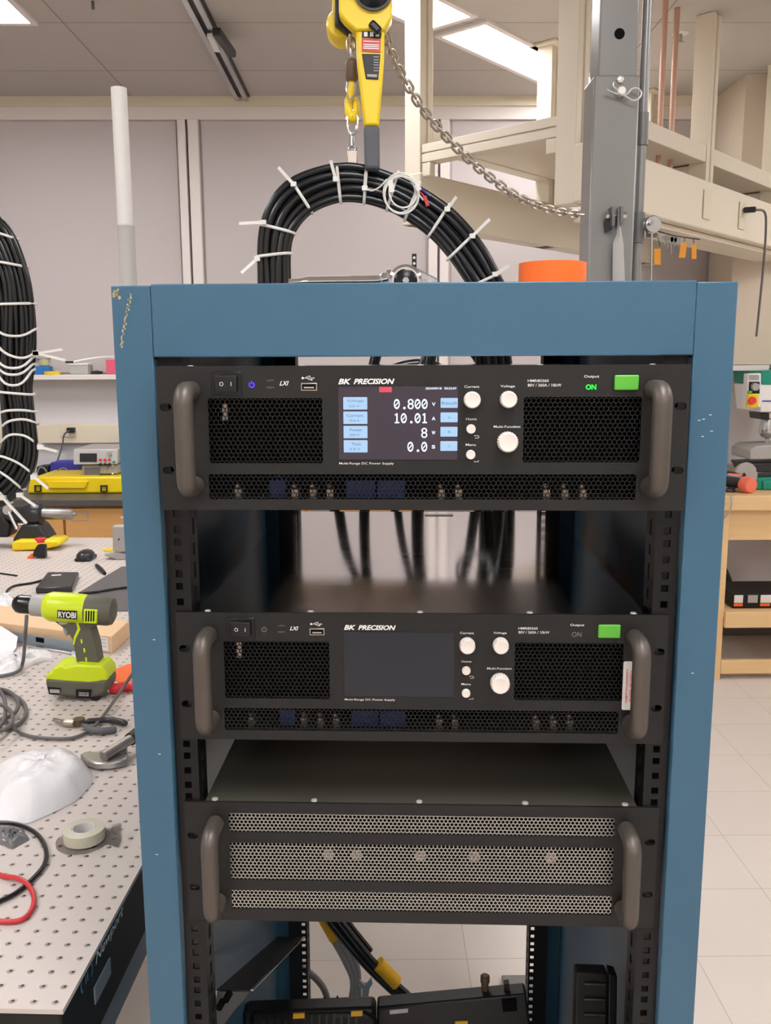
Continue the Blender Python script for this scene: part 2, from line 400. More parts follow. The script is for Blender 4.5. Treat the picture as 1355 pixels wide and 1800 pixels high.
# ================================================================== THE SETTING
CEIL = 2.97; YB = 5.05; XL, XR, YF = -3.6, 4.2, -3.4
struct(MB().box(XL-.1, XR+.1, YF-.1, YB+.1, -.05, 0).build('floor', 'floor', smooth=False))
struct(MB().box(XL-.1, XR+.1, YF-.1, YB+.1, CEIL, CEIL+.05).build('ceiling', 'ceiling', smooth=False))
struct(MB().box(XL-.1, XR+.1, YB, YB+.1, 0, CEIL).build('wall_back', 'wall', smooth=False))
struct(MB().box(XL-.1, XL, YF, YB, 0, CEIL).build('wall_left', 'wallside', smooth=False))
struct(MB().box(XR, XR+.1, YF, YB, 0, CEIL).build('wall_right', 'wallside', smooth=False))
struct(MB().box(XL, XR, YF-.1, YF, 0, CEIL).build('wall_front', 'wallside', smooth=False))
zt = PY(300, 194, YB).z; zt2 = PY(300, 216, YB).z; zs = PY(100, 658, YB).z
struct(MB().box(XL, XR, YB-.09, YB, zt, CEIL).build('trim_1', 'creamtrim', smooth=False))
struct(MB().box(XL, XR, YB-.07, YB, zt2, zt).build('trim_2', 'whitetrim', smooth=False))
struct(MB().box(XL, 2.1, YB-.16, YB, zs-.028, zs).build('trim_3', 'whitetrim', bevel=.003))
struct(MB().box(XL, XR, YB-.02, YB, 0, .1).build('baseboard_back', 'mastdark', smooth=False))
# window bays closed by grey roller blinds, with pairs of white mullions between them
mull = [(319, 333), (337, 355)]
def bay(i, xa, xb):
    o = struct(MB().box(xa, xb, YB-.03, YB, zs, zt2).build('window_%d' % i, 'whitetrim', smooth=False))
    MB().box(xa+.012, xb-.012, YB-.045, YB-.032, zs+.01, zt2-.002).xf(Matrix.Translation(-o.location)).build('blind', 'blind', o, smooth=False)
xm0 = PY(319, 300, YB).x; xm1 = PY(355, 300, YB).x
xn0 = PY(752, 440, YB).x; xn1 = PY(788, 440, YB).x
bay(1, XL+.1, xm0); bay(2, xm1, xn0); bay(3, xn1, PY(1290, 470, YB).x)
k = 3
for a, b in ((319, 333), (337, 355), (752, 768), (772, 788)):
    k += 1
    struct(MB().box(PY(a, 300, YB).x, PY(b, 300, YB).x, YB-.075, YB, zs, zt2).build('trim_%d' % k, 'whitetrim', bevel=.003))

# ------------------------------------------------------------------ ceiling lights
def ceiling_light(m, lx, ly, label):
    t = thing('ceiling_light', label, 'light', m, 'recessed ceiling lights')
    f = MB(); a = .025
    for q in ((-lx/2, lx/2, -ly/2, -ly/2+a), (-lx/2, lx/2, ly/2-a, ly/2), (-lx/2, -lx/2+a, -ly/2+a, ly/2-a), (lx/2-a, lx/2, -ly/2+a, ly/2-a)):
        f.box(*q, -.012, 0)
    f.build('frame', 'whitetrim', t, smooth=False)
    MB().box(-lx/2+a, lx/2-a, -ly/2+a, ly/2-a, -.008, -.002).build('diffuser', 'lamp', t, smooth=False)
    return t
ceiling_light(Matrix.Translation((-1.375-.3, 3.93-.6, CEIL)), .61, 1.22, 'rectangular ceiling light at the upper left corner')
A = radians(49.4); d = Vector((cos(A), sin(A), 0)); n_ = Vector((sin(A), -cos(A), 0))
base = Vector((.246, 4.037, CEIL)) + n_*.12
for s, lab in ((.64, 'long diagonal ceiling light between the cream carrier posts'), (-.64, 'diagonal ceiling light behind the yellow hoist, cut by the top of the picture')):
    ceiling_light(Matrix.Translation(base + d*s) @ Matrix.Rotation(A, 4, 'Z'), 1.22, .27, lab)
for i, (x, y) in enumerate(((-1.9, .6), (.3, .1), (2.3, 1.2), (-1.9, -2.0), (.3, -2.0), (2.3, -1.6), (3.2, 3.4))):
    ceiling_light(Matrix.Translation((x, y, CEIL)), .61, 1.22, 'ceiling light overhead, outside the picture')
# ceiling track
t = thing('ceiling_track', 'grey metal track running along the ceiling towards the back wall', 'ceiling track', PZ(390, 90, CEIL))
f = MB()
for a in (-.022, .022): f.box(-.69+a-.011, -.69+a+.011, 2.9, YB-.1, CEIL-.03, CEIL)
f.build('rail', 'steel', t, world=True)
MB().box(-.73, -.65, 2.9, YB-.1, CEIL-.008, CEIL-.001).build('backing', 'blackplastic', t, world=True)
p = PZ(395, 70, CEIL-.03)
q0, q1 = PZ(380, 55, CEIL-.06), PZ(408, 95, CEIL-.06)
MB().bar(q0, q1, .035, .03).build('spotlight', 'blackplastic', t, world=True, bevel=.004)
MB().bar(PZ(370, 62, CEIL-.045), PZ(382, 88, CEIL-.045), .03, .02).build('connector', 'white', t, world=True, bevel=.004)
tag(MB().cyl(PZ(163, 2, CEIL), PZ(163, 2, CEIL)-Vector((0, 0, .03)), .006).build('ceiling_hook', 'mastdark'), 'tiny grey hook on the ceiling right of the left light', 'hook')

t = thing('sprinkler', 'small white sprinkler head on the ceiling between the carrier posts', 'sprinkler', PZ(1196, 58, CEIL))
q = PZ(1196, 58, CEIL)
MB().lathe(q, (0,0,-1), [(0.0005,.035),(.004,.033),(.006,.012)], 24).build('escutcheon', 'whitetrim', t, world=True)
MB().lathe(q-Vector((0,0,.006)), (0,0,-1), [(0,.008),(.03,.008),(.032,.018),(.035,.018)], 16).build('nozzle', 'tapegrey', t, world=True)

# ------------------------------------------------------------------ back wall: shelf things, raceway, cabinets
def onshelf(px, dy=.09): q = PY(px, 655, YB-dy); q.z = zs; return q
def pxw(a, b, y=YB-.09): return (PY(b, 650, y)-PY(a, 650, y)).x
SG = 'small things on the back window sill'
q = onshelf(77); tag(MB().box(q.x-.04, q.x+.04, q.y-.03, q.y+.03, zs, zs+.045).build('storage_bin', 'bluebin', bevel=.004), 'small blue open bin on the back wall sill', 'bin', SG)
q = onshelf(60); tag(MB().box(q.x-.015, q.x+.015, q.y-.03, q.y+.03, zs, zs+.03).build('storage_bin', 'blackplastic', bevel=.003), 'small black block beside the blue bin on the sill', 'block', SG)
q = onshelf(92, .12)
o = MB().lathe(q, (0,0,1), [(0,.043),(.018,.043),(.018,.026),(0,.026)]).build('tape_roll', 'yellow'); tag(o, 'flat yellow tape roll lying on the back wall sill', 'tape', SG)
q = onshelf(80, .04); q.z += .045
t = thing('spool', 'pale green spool with a grey top behind the blue bin', 'spool', onshelf(80, .04), SG)
MB().lathe(onshelf(80, .04)+Vector((0,0,0)), (0,0,1), [(0,.02),(.05,.02),(.05,.03),(.085,.03)]).build('core', mat('olive_spool', S(190,190,140), .5), t, world=True)
MB().box(q.x-.045, q.x+.035, q.y-.03, q.y+.03, zs+.085, zs+.1).build('cap', 'tapegrey', t, world=True, bevel=.003)
q = onshelf(142)
t = thing('storage_box', 'clear grey parts box with dark contents on the sill', 'box', q, SG)
MB().box(-.05, .05, -.03, .03, 0, .05).build('box', 'acrylic', t, bevel=.004)
MB().box(-.053, .053, -.033, .033, .05, .062).build('lid', 'white', t, bevel=.003)
MB().box(-.07, -.02, -.035, -.034, .062, .072).build('tool', 'blackplastic', t, bevel=.002)
q = onshelf(170); tag(MB().tube([q+Vector((-.03,0,.01)), q+Vector((0,0,.012)), q+Vector((.03,.01,.01))], [.006,.01,.006]).build('clamp', 'blackplastic'), 'small black clamp lying on the sill', 'clamp', SG)
q = onshelf(196); tag(MB().box(q.x-.02, q.x+.06, q.y-.03, q.y+.02, zs, zs+.08).build('carton', 'pink', bevel=.003), 'pink and red carton at the rack end of the sill', 'box', SG)
# raceway on the wall
za, zb = PY(125, 745, YB).z, PY(125, 778, YB).z
t = thing('wall_raceway', 'long cream wiring raceway along the back wall with an outlet', 'raceway', (-1.9, YB-.03, zb))
MB().box(XL+.2, 1.3, YB-.05, YB, zb, za).build('channel', 'beige', t, world=True, bevel=.004)
q = PY(122, 757, YB-.05); MB().box(q.x-.05, q.x+.04, YB-.055, YB-.05, q.z-.035, q.z+.035).build('outlet', 'beige', t, world=True, bevel=.002)
t = thing('appliance_cable', 'dark plug and cord hanging from the back wall outlet', 'cord', PY(125, 756, YB-.06))
q = PY(125, 756, YB-.07); MB().box(q.x-.02, q.x+.02, q.y-.02, q.y+.02, q.z-.014, q.z+.014).build('plug', 'blackplastic', t, world=True, bevel=.004)
MB().tube(spline([PY(122,757,YB-.09), PY(113,764,YB-.09), PY(110,780,YB-.08), PY(106,795,YB-.09), PY(100,812,YB-.1)]), .0045).build('cord', 'greycable', t, world=True)
# base cabinets with drawers and counter
YC = 4.38; zc = .935
t = thing('counter_top', 'dark grey countertop over the wooden drawers at the back', 'countertop', (-2.3, YC+.3, zc-.03))
MB().box(XL+.05, .9, YC-.03, YB-.02, zc-.035, zc).build('slab', 'countertop', t, world=True, bevel=.004)
def drawer_unit(xa, xb, lab, holder):
    t = thing('drawer_cabinet', lab, 'cabinet', ((xa+xb)/2, YC+.3, 0), 'wooden drawer cabinets along the back wall')
    MB().box(xa, xb, YC+.02, YB-.02, .1, zc-.036).build('carcass', 'wood', t, world=True, smooth=False)
    MB().box(xa, xb, YC+.07, YB-.02, 0, .1).build('plinth', 'black', t, world=True, smooth=False)
    z = zc-.045
    for h in (.19, .19, .19, .18):
        dr = MB().box(xa+.004, xb-.004, YC, YC+.02, z-h, z-.005).build('drawer', 'wood', t, world=True, bevel=.002)
        cx = (xa+xb)/2 + .08
        MB().tube([(cx-.055, YC, z-.075), (cx-.055, YC-.02, z-.08), (cx+.055, YC-.02, z-.08), (cx+.055, YC, z-.075)], .004).build('handle', 'steel', dr, world=True)
        MB().lathe((cx, YC-.008, z-.04), (0,1,0), [(0,.009),(.008,.009)]).build('lock', 'steel', dr, world=True)
        f = MB(); u = xa+.075
        f.box(u-.045, u+.045, YC-.003, YC, z-.025, z-.02).box(u-.045, u+.045, YC-.003, YC, z-.065, z-.06).box(u-.045, u-.04, YC-.003, YC, z-.06, z-.025).box(u+.04, u+.045, YC-.003, YC, z-.06, z-.025)
        f.build('label_holder', 'tapegrey', dr, world=True, smooth=False)
        MB().box(cx-.10, cx-.07, YC-.002, YC, z-.055, z-.045).build('sticker', 'white', dr, world=True, smooth=False)
        z -= h
xs = PY(112, 905, YC).x
drawer_unit(xs+.002, xs+.6, 'wooden drawer cabinet below the yellow case, labelled holder at left', 1)
drawer_unit(xs-.6, xs-.002, 'wooden drawer cabinet partly behind the black cable bundle', 1)
for i in range(2): drawer_unit(xs+.604+.6*i, xs+1.2+.6*i, 'wooden drawer cabinet hidden behind the blue rack, %s' % ('near the left' if i == 0 else 'near the centre'), 1)
# yellow case
Yk = 4.55
t = thing('tool_case', 'long yellow hard case with two black latches on the counter', 'case', PY(130, 872, Yk))
def flat(poly, Y, t0, t1): return MB().pp(poly, Y, t0, t1)
flat([(48,864),(52,843),(62,838),(216,838),(230,842),(230,873),(48,873)], Yk, 0, .3).clamp(zc+.001).build('shell', 'yellowcase', t, world=True, bevel=.012)
flat([(80,846),(155,846),(149,859),(86,859)], Yk, -.012, .01).build('handle', 'yellowcase', t, world=True, bevel=.004)
for x in (66, 182):
    f = MB()
    for q in ([(x-6,853),(x-4,853),(x-4,865),(x-6,865)], [(x+4,853),(x+6,853),(x+6,865),(x+4,865)], [(x-4,853),(x+4,853),(x+4,855),(x-4,855)], [(x-4,863),(x+4,863),(x+4,865),(x-4,865)]): f.pp(q, Yk, -.012, .002)
    f.build('latch', 'tooldark', t, world=True, smooth=False)
zk = PY(130, 838, Yk).z
# things on the case / behind
Yb = 4.86
t = thing('equipment_box', 'royal blue plastic box between the yellow case and the wall', 'box', PY(112, 870, Yb))
flat([(88,813),(140,812),(142,880),(88,880)], Yb+.04, -.03, .1).clamp(zc+.001).build('body', 'bluebox', t, world=True, bevel=.006)
MB().tube(spline([PY(97,838,Yb-.06), PY(105,825,Yb-.07), PY(116,824,Yb-.07), PY(122,838,Yb-.06)]), .003).build('cord', 'lightgreycable', t, world=True)
t = thing('adapter', 'black power adapter with grey wires left of the blue box', 'adapter', PY(75, 870, Yb))
flat([(64,820),(86,818),(86,880),(64,880)], Yb+.04, -.02, .08).clamp(zc+.001).build('body', 'blackplastic', t, world=True, bevel=.006)
MB().tube(spline([PY(64,838,Yb-.03), PY(70,822,Yb-.04), PY(80,826,Yb-.04), PY(84,840,Yb-.03)]), .004).build('wire', 'lightgreycable', t, world=True)
def meter(poly, Yc, dep, label, knobs, scr, g, zlo):
    t = thing('bench_power_supply', label, 'instrument', PY((poly[0]+poly[1])/2, poly[3], Yc), g)
    x0, x1, y0, y1 = poly
    flat([(x0,y0),(x1,y0),(x1,y1),(x0,y1)], Yc, .004, dep).clamp(zlo).build('case', 'tapegrey', t, world=True, bevel=.006)
    fr = flat([(x0,y0+1),(x1,y0+1),(x1,y1-1),(x0,y1-1)], Yc, -.004, .004).clamp(zlo).build('front_panel', 'tapegrey' if not knobs else mat('instrument_front', S(196,196,192), .5), t, world=True, bevel=.004)
    flat([(scr[0],scr[2]),(scr[1],scr[2]),(scr[1],scr[3]),(scr[0],scr[3])], Yc, -.007, -.003).build('display', 'scroff' if knobs else 'mastdark', t, world=True)
    for kx, ky, c, r in knobs or [(188, 822, 'tapegrey', .007), (199, 818, 'white', .005), (199, 832, 'white', .005)]:
        q = PY(kx, ky, Yc); MB().lathe(q+Vector((0,-.004,0)), (0,-1,0), [(0,r),(.012,r*.9)], 14).build('knob', c, t, world=True)
    return t
MG = 'bench instruments stacked on the yellow case'
meter((144,208,817,841), 4.62, .22, 'lower white bench instrument standing on the yellow case', None, (148,176,822,836), MG, zk+.006)
meter((129,207,789,821), 4.60, .3, 'upper grey bench supply with dark screen and red terminals', [(193,797,'tapegrey',.012),(177,808,'red',.007),(185,808,'red',.007),(193,808,'red',.007),(177,816,'blackplastic',.007),(185,816,'blackplastic',.007),(193,816,'blackplastic',.007),(201,812,'teal',.006)], (140,170,797,812), MG, PY(170,817,4.62).z+.004)

# ------------------------------------------------------------------ overhead service carrier on the right
UA = radians(47.5); u = Vector((cos(UA), sin(UA), 0)); v = Vector((-sin(UA), cos(UA), 0))
P2 = Vector((.650, 3.10, 0)); WV = .656
CM = Matrix.Translation(P2) @ Matrix.Rotation(UA, 4, 'Z')    # local x along u, y along v
t = thing('service_carrier', 'cream overhead service carrier of posts, beams and raceways', 'service carrier', CM)
zr0, zr1, zb0, zb1 = 2.11, 2.295, 2.33, 2.395
def post(x, y, z0, wd=.075):
    f = MB()
    for a, b in ((-wd/2, -wd*.12), (wd*.12, wd/2)): f.box(x+a, x+b, y-wd/2, y+wd/2, z0, CEIL-.001)
    f.box(x-wd*.12, x+wd*.12, y-wd*.42, y+wd*.42, z0, CEIL-.001)
    po = f.build('post', 'cream', t, bevel=.002)
    if y > .1: MB().box(x-wd*.9, x+wd*.9, y-wd*.9, y+wd*.9, CEIL-.012, CEIL-.0005).build('flange', 'cream', po, bevel=.002)
for x in (0, 1.04, 1.86, 2.6): post(x, 0, zr0)
for x in (0, .90, 1.86, 2.6): post(x, WV, zr0)
hb = (zb1-zb0)*.46
for x in (.0, 1.04, 1.86, 2.6):
    f = MB().box(x-.03, x+.03, .038, WV-.038, zb0, zb0+hb).box(x-.03, x+.03, .038, WV-.038, zb0+hb+.005, zb1).box(x-.024, x+.024, .038, WV-.038, zb0+hb, zb0+hb+.005)
    f.build('cross_beam', 'cream', t, bevel=.002)
zl0, zl1 = 2.397, 2.462
for y in (0, WV):
    for xa_, xb_ in ((.04, 1.0), (1.08, 1.82), (1.90, 2.56)):
        MB().box(xa_, xb_, y-.035, y+.035, zl0, zl1).build('long_beam', 'cream', t, bevel=.003)
MB().box(.05, 2.6, .036, WV-.036, zl0+.004, zl0+.016).build('shelf_panel', 'cream', t)
for y in (-.08, WV-.045):
    MB().box(-.045, 2.7, y-.03 if y < 0 else y, y+.042 if y < 0 else y+.09, zr0, zr1).build('raceway', 'cream', t, bevel=.006)
MB().box(.2, 2.65, -.07, .10, zr0-.022, zr0-.002).build('raceway_lip', 'cream', t, bevel=.003)
for x in (.0,):
    for y in (.06, WV-.06): MB().box(x-.03, x+.0, y-.02, y+.02, zb0-.05, zb0-.002).build('bracket', 'cream', t, bevel=.003)
for x in (.85, 1.22, 1.62):
    MB().box(x-.035, x+.035, -.117, -.111, (zr0+zr1)/2-.055, (zr0+zr1)/2+.055).build('outlet', 'creamtrim', t, bevel=.003)
for x, y in ((.77, .06), (.875, .06)):
    MB().cyl((x, y, zr1), (x, y, CEIL-.001), .011).build('pipe', 'copper', t)
# carrier cord
CI = CM
def CL(x, y, z): return CM @ Vector((x, y, z))
t2 = thing('appliance_cable', 'black plug and cord hanging from the carrier raceway on the right', 'cord', CL(1.22, -.125, 2.22))
MB().bar(CL(1.22,-.119,2.225), CL(1.235,-.165,2.225), .03, .022).build('plug', 'blackplastic', t2, world=True, bevel=.005)
MB().tube(spline([CL(1.235,-.16,2.225), CL(1.29,-.18,2.22), CL(1.32,-.18,2.16), CL(1.32,-.18,2.0), CL(1.29,-.18,1.7)]), .005).build('cord', 'greycable', t2, world=True)
# key bunch
tk = thing('key_bunch', 'bunch of keys with three orange tags hanging under the raceway', 'keys', PY(1180, 412, 3.5))
MB().tube(spline([PY(1152,405,3.5), PY(1172,411,3.48), PY(1195,416,3.5), PY(1230,421,3.5)]), .002, 6).build('wire', 'tooldark', tk, world=True)
for (a, b) in (((1154,410),(1160,433)), ((1203,417),(1203,425)), ((1219,420),(1219,428))):
    MB().tube([PY(*a,3.5), PY(*b,3.5)], .0015, 6).build('tag_ring', 'tooldark', tk, world=True)
for (x0, x1, y0, y1, k_) in ((1150,1161,437,465,0), (1195,1206,427,453,2), (1216,1224,431,455,0)):
    flat([(x0+k_,y0),(x1+k_,y0),(x1-k_,y1),(x0-k_,y1)], 3.49, 0, .003).build('key_tag', 'orangetag', tk, world=True)
for i, (x, y, l) in enumerate(((1166,414,16),(1172,413,22),(1178,415,32),(1184,415,18),(1190,417,20))):
    f = MB(); f.lathe(PY(x, y+6, 3.505), (0,1,0), [(0,.013),(.003,.013)], 14); f.bar(PY(x, y+8, 3.507), PY(x+2, y+l, 3.507), .006, .003)
    f.build('key', 'tapegrey', tk, world=True)

# beige wall cabinet and column at the right
q = PY(1276, 652, 4.62)
t = thing('wall_cabinet', 'tall beige wall cabinet above the workbench at the right', 'cabinet', (q.x+.5, 4.8, q.z))
MB().box(q.x, q.x+1.2, 4.62, YB-.1, q.z+.03, 2.45).build('body', 'cream2', t, world=True, bevel=.003)
MB().box(q.x-.005, PY(1352,650,4.6).x, 4.60, YB-.1, q.z, q.z+.028).build('bottom_rail', 'whitetrim', t, world=True, bevel=.003)
q = PY(1308, 200, 4.6)
struct(MB().box(q.x, q.x+.7, 4.6, 5.0, 2.46, CEIL-.001).build('trim_8', 'cream2'))

# ------------------------------------------------------------------ workbench and drill press at right
YW = 4.3; zw = .948
xw = PY(1262, 900, YW).x
t = thing('workbench', 'beech workbench with a lower shelf behind the rack at right', 'workbench', (xw+.8, YW+.3, 0))
MB().box(xw-.03, xw+1.7, YW-.03, YW+.66, zw-.075, zw).build('top', 'woodlight', t, world=True, bevel=.006)
MB().box(xw+.04, xw+1.6, YW+.02, YW+.045, zw-.23, zw-.076).build('apron', 'woodlight', t, world=True, bevel=.002)
zsh = PY(1300, 1085, YW).z; zbt = PY(1300, 1150, YW).z
for x, y in ((xw, YW), (xw, YW+.55), (xw+1.55, YW), (xw+1.55, YW+.55)):
    MB().box(x, x+.06, y, y+.06, 0, zw-.076).build('leg', 'woodlight', t, world=True, bevel=.003)
MB().box(xw+.061, xw+1.54, YW+.005, YW+.6, zsh-.0, zsh+.022).build('shelf', 'woodlight', t, world=True, bevel=.002)
MB().box(xw+.061, xw+1.54, YW-.02, YW+.004, zsh-.05, zsh+.03).build('shelf_edge', 'woodlight', t, world=True, bevel=.003)
MB().box(xw+.061, xw+1.54, YW+.0, YW+.03, .03, .1).build('bottom_rail', 'woodlight', t, world=True, bevel=.003)
MB().box(xw-.0, xw+.03, YW+.06, YW+.55, zsh-.02, zsh+.04).build('end_rail', 'woodlight', t, world=True, bevel=.003)
MB().box(xw+.061, xw+1.54, YW+.55, YW+.57, zw-.2, zw-.08).build('back_rail', 'woodlight', t, world=True, bevel=.003)
t = thing('product_box', 'black printed tool box on the workbench shelf', 'box', PY(1340, 1075, YW+.12))
bx = PY(1285, 1060, YW+.1).x; zz = zsh+.023
MB().box(bx, bx+.5, YW+.08, YW+.35, zz, zz+.075).build('carton', 'black', t, world=True, bevel=.002)
for i, (a, b, c) in enumerate(((.005,.05,'white'), (.075,.125,'tapegrey'), (.14,.21,'white'), (.14,.19,'orange'), (.005,.05,'orange'))):
    hh = (.03,.07) if i < 3 else (.012,.026); MB().box(bx+a, bx+b, YW+.077, YW+.081, zz+hh[0], zz+hh[1]).build('print', c, t, world=True, smooth=False)
t = thing('drill_press', 'green and white drill press on the workbench at right edge', 'drill press', PY(1385, 870, 4.66))
Yd = 4.55
flat([(1338,652),(1420,648),(1420,680),(1338,676)], Yd-.1, 0, .35).build('belt_cover', 'teal', t, world=True, bevel=.006)
flat([(1331,676),(1420,676),(1420,725),(1336,725)], Yd-.1, 0, .3).build('head', 'white', t, world=True, bevel=.008)
flat([(1340,704),(1420,704),(1420,706),(1340,706)], Yd-.1, -.003, 0).build('stripe', 'bluebox', t, world=True, smooth=False)
flat([(1335,726),(1352,726),(1352,738),(1337,737)], Yd, -.08, .05).build('depth_stop', 'blackplastic', t, world=True)
cp = PY(1351, 725, Yd)
MB().lathe(cp, (0,0,-1), [(0,.03),(.03,.028),(.035,.036),(.08,.042),(.1,.042),(.12,.032),(.13,.014),(.135,.009),(.24,.008)]).build('chuck', 'steel', t, world=True)
MB().cyl((cp.x+.22, Yd+.15, zw), (cp.x+.22, Yd+.15, PY(1351,660,Yd).z), .03).build('column', 'steel', t, world=True)
zt_ = PY(1351, 800, Yd).z
flat([(1318,792),(1330,784),(1420,780),(1420,806),(1318,808)], Yd, -.12, .12).build('table', 'tapegrey', t, world=True, bevel=.006)
flat([(1310,815),(1420,810),(1420,832),(1318,830)], Yd, -.1, .1).build('vise', 'tooldark', t, world=True, bevel=.006)
MB().box(cp.x-.05, cp.x+.35, Yd-.1, Yd+.2, zw+.001, zw+.05).build('base', 'teal', t, world=True, bevel=.008)
flat([(1329,840),(1420,836),(1420,860),(1329,862)], Yd, -.09, .1).clamp(zw+.001).build('base_block', 'teal', t, world=True, bevel=.006)
sw = flat([(1314,657),(1338,656),(1338,716),(1311,718)], Yd-.12, 0, .05).build('switch_box', 'white', t, world=True, bevel=.004)
flat([(1317,671),(1335,671),(1335,692),(1316,692)], Yd-.12, -.003, 0).build('switch_recess', 'black', sw, world=True)
MB().lathe(PY(1326,680,Yd-.123), (0,-1,0), [(0,.02),(.02,.018)], 16).build('dial', 'tapegrey', sw, world=True)
flat([(1315,692),(1333,692),(1333,716),(1312,716)], Yd-.12, -.015, 0).build('stop_plate', 'yellow', sw, world=True, bevel=.002)
MB().lathe(PY(1320,704,Yd-.135), (0,-1,0), [(0,.012),(.012,.02),(.022,.018)], 18).build('stop_button', 'red', sw, world=True)
flat([(1316,687),(1322,687),(1322,691),(1316,691)], Yd-.12, -.018, 0).build('start_button', 'green', sw, world=True)
flat([(1317,659),(1334,659),(1334,668),(1317,668)], Yd-.12, -.002, 0).build('name_plate', 'label', sw, world=True)
t = thing('pipe_rail', 'thin pale rail running behind the workbench', 'rail', PY(1300, 820, YB-.1))
MB().box(1.55, 3.0, YB-.06, YB-.001, PY(1290,830,YB).z, PY(1290,815,YB).z).build('rail', 'tapegrey', t, world=True, bevel=.004)
t = thing('impact_driver', 'dark grey power tool with coral end lying on the workbench', 'power tool', PY(1295, 868, YW+.1))
Yt = YW+.12
a0, a1 = PY(1258,838,Yt), PY(1314,848,Yt); ax = (a1-a0)
MB().lathe(a0, ax, [(0,.035),(ax.length*.5,.04),(ax.length*.8,.036),(ax.length*.82,.045)]).clamp(zw+.001).build('body', 'tooldark', t, world=True)
MB().lathe(a1-ax.normalized()*.03+Vector((0,-.03,-.01)), (.35,-1,0), [(0,.04),(.03,.042),(.05,.035),(.052,.02)]).clamp(zw+.001).build('end_cap', 'coral', t, world=True)
MB().lathe(a1+Vector((-.01,.04,.03)), (.35,-1,0), [(0,.065),(.02,.07),(.03,.065)]).clamp(zw+.001).build('guard', 'tapegrey', t, world=True)
flat([(1280,832),(1305,834),(1305,838),(1278,836)], Yt, -.03, .02).build('top_accent', 'coral', t, world=True, bevel=.003)
MB().bar(PY(1290,850,Yt), PY(1281,868,Yt), .04, .035).clamp(zw+.001).build('grip', 'tooldark', t, world=True, bevel=.008)
flat([(1266,858),(1295,862),(1294,868),(1266,868)], Yt, -.04, .03).clamp(zw+.001).build('battery', 'tooldark', t, world=True, bevel=.005)
MB().tube(spline([PY(1285,870,YW-.03), PY(1286,885,YW-.05), PY(1282,900,YW-.05), PY(1268,915,YW-.04)]), .004).build('cord', 'tapegrey', t, world=True)
t = thing('cord_reel_hose', 'black hose lying on the floor behind the workbench leg', 'hose', PZ(1275, 1120, .04))
MB().tube(spline([PY(1258,985,YW+.67), PY(1273,1015,YW+.67), PY(1284,1050,YW+.67), PY(1283,1082,YW+.67), PY(1262,1094,YW+.67)]), .035, 14).build('hose', 'cable', t, world=True)

# ================================================================== OPTICAL TABLE
TZ = .874
TM = Matrix.Translation((-.36, .909, 0)) @ Matrix.Rotation(radians(-2.6), 4, 'Z')
t = thing('optical_table', 'large perforated steel optical table with black sides left of the rack', 'optical table', TM)
MB().box(-1.5, 0, 0, 2.74, TZ-.006, TZ).build('top_plate', 'tabletop', t, smooth=False)
core = MB().box(-1.497, -.003, .003, 2.737, TZ-.115, TZ-.0065).build('core', 'black', t, bevel=.004)
def side_text(s, y0, y1, z, h, material, name, **k):      # on the face towards +x
    me = fit_text(s, y0, y1, z, h, **k)
    me.transform(Matrix(((0,0,1,.0008-.003),(1,0,0,0),(0,1,0,0),(0,0,0,1))))
    return link(name, me, material, t, smooth=False)
side_text('Newport', .108, .215, TZ-.019, .019, 'print', 'side_lettering', bold=.01, shear=.3)
ms = [arc2d(.068, TZ-.018, .010, .003, 120, 240, 10), rod2d(.074, TZ-.024, .074, TZ-.012, .003), rod2d(.080, TZ-.024, .080, TZ-.012, .003), arc2d(.086, TZ-.018, .010, .003, -60, 60, 10)]
join_meshes('side_emblem', ms, mat('teal_print', S(60, 130, 150), .5), t, m=Matrix(((0,0,1,-.002),(1,0,0,0),(0,1,0,0),(0,0,0,1))))
MB().box(-.003, -.001, .097, .155, TZ-.071, TZ-.047).build('rating_plate', 'greyblue', t, bevel=.0005)
MB().box(-1.47, -.012, .02, 2.7, TZ-.174, TZ-.116).build('support_frame', 'greyblue', t, bevel=.004)
for x, y in ((-1.25, .25), (-.25, .35), (-1.25, 2.3), (-.25, 2.3)):
    MB().box(x-.13, x+.13, y-.13, y+.13, 0.0, TZ-.175).build('leg', 'greyblue', t, bevel=.01)
TP = lambda px, py, h=0: PZ(px, py, TZ+h)

# --- table things, far to near
# scope clamped on a yellow base
Ys = TP(60, 969).y+.09
t = thing('spotting_fixture', 'black cylindrical fixture with steel rod on a yellow base', 'fixture', TP(85, 968))
a0, a1 = PY(-15, 905, Ys), PY(80, 903, Ys)
pr_ = PY(129, 904, Ys)
MB().lathe(a0, a1-a0, [(0,.03),(.09,.035),(.13,.036),(.15,.045),(.175,.05),(.2,.044),(.205,.03)]).build('barrel', 'tooldark', t, world=True)
MB().lathe(a1-Vector((.01,0,0)), pr_-a1, [(0,.0225),((pr_-a1).length,.0225),((pr_-a1).length+.004,.02),((pr_-a1).length+.01,.008),((pr_-a1).length+.02,.006)]).build('rod', mat('satin_steel', S(150, 146, 142), .38, metal=.8), t, world=True)
flat([(38,922),(68,922),(80,938),(86,948),(84,956),(22,956),(22,948)], Ys, -.05, .05).build('bracket', 'tooldark', t, world=True, bevel=.01)
flat([(19,954),(30,950),(98,950),(104,953),(104,960),(78,966),(20,970)], Ys-.04, -.05, .07).clamp(TZ+.0005).build('base', 'yellowcase', t, world=True, bevel=.01)
MB().lathe(PY(15,896,Ys-.05), (0,-1,0), [(0,.02),(.015,.018)], 16).build('knob', 'steel', t, world=True)
MB().tube([PY(15,900,Ys-.06), PY(30,930,Ys-.07)], .007).build('tommy_bar', 'steel', t, world=True)
flat([(0,900),(-30,900),(-30,945),(15,945),(17,925)], Ys, -.04, .05).build('clamp_block', 'blackplastic', t, world=True, bevel=.008)
MB().box(*[0]*0) if False else None
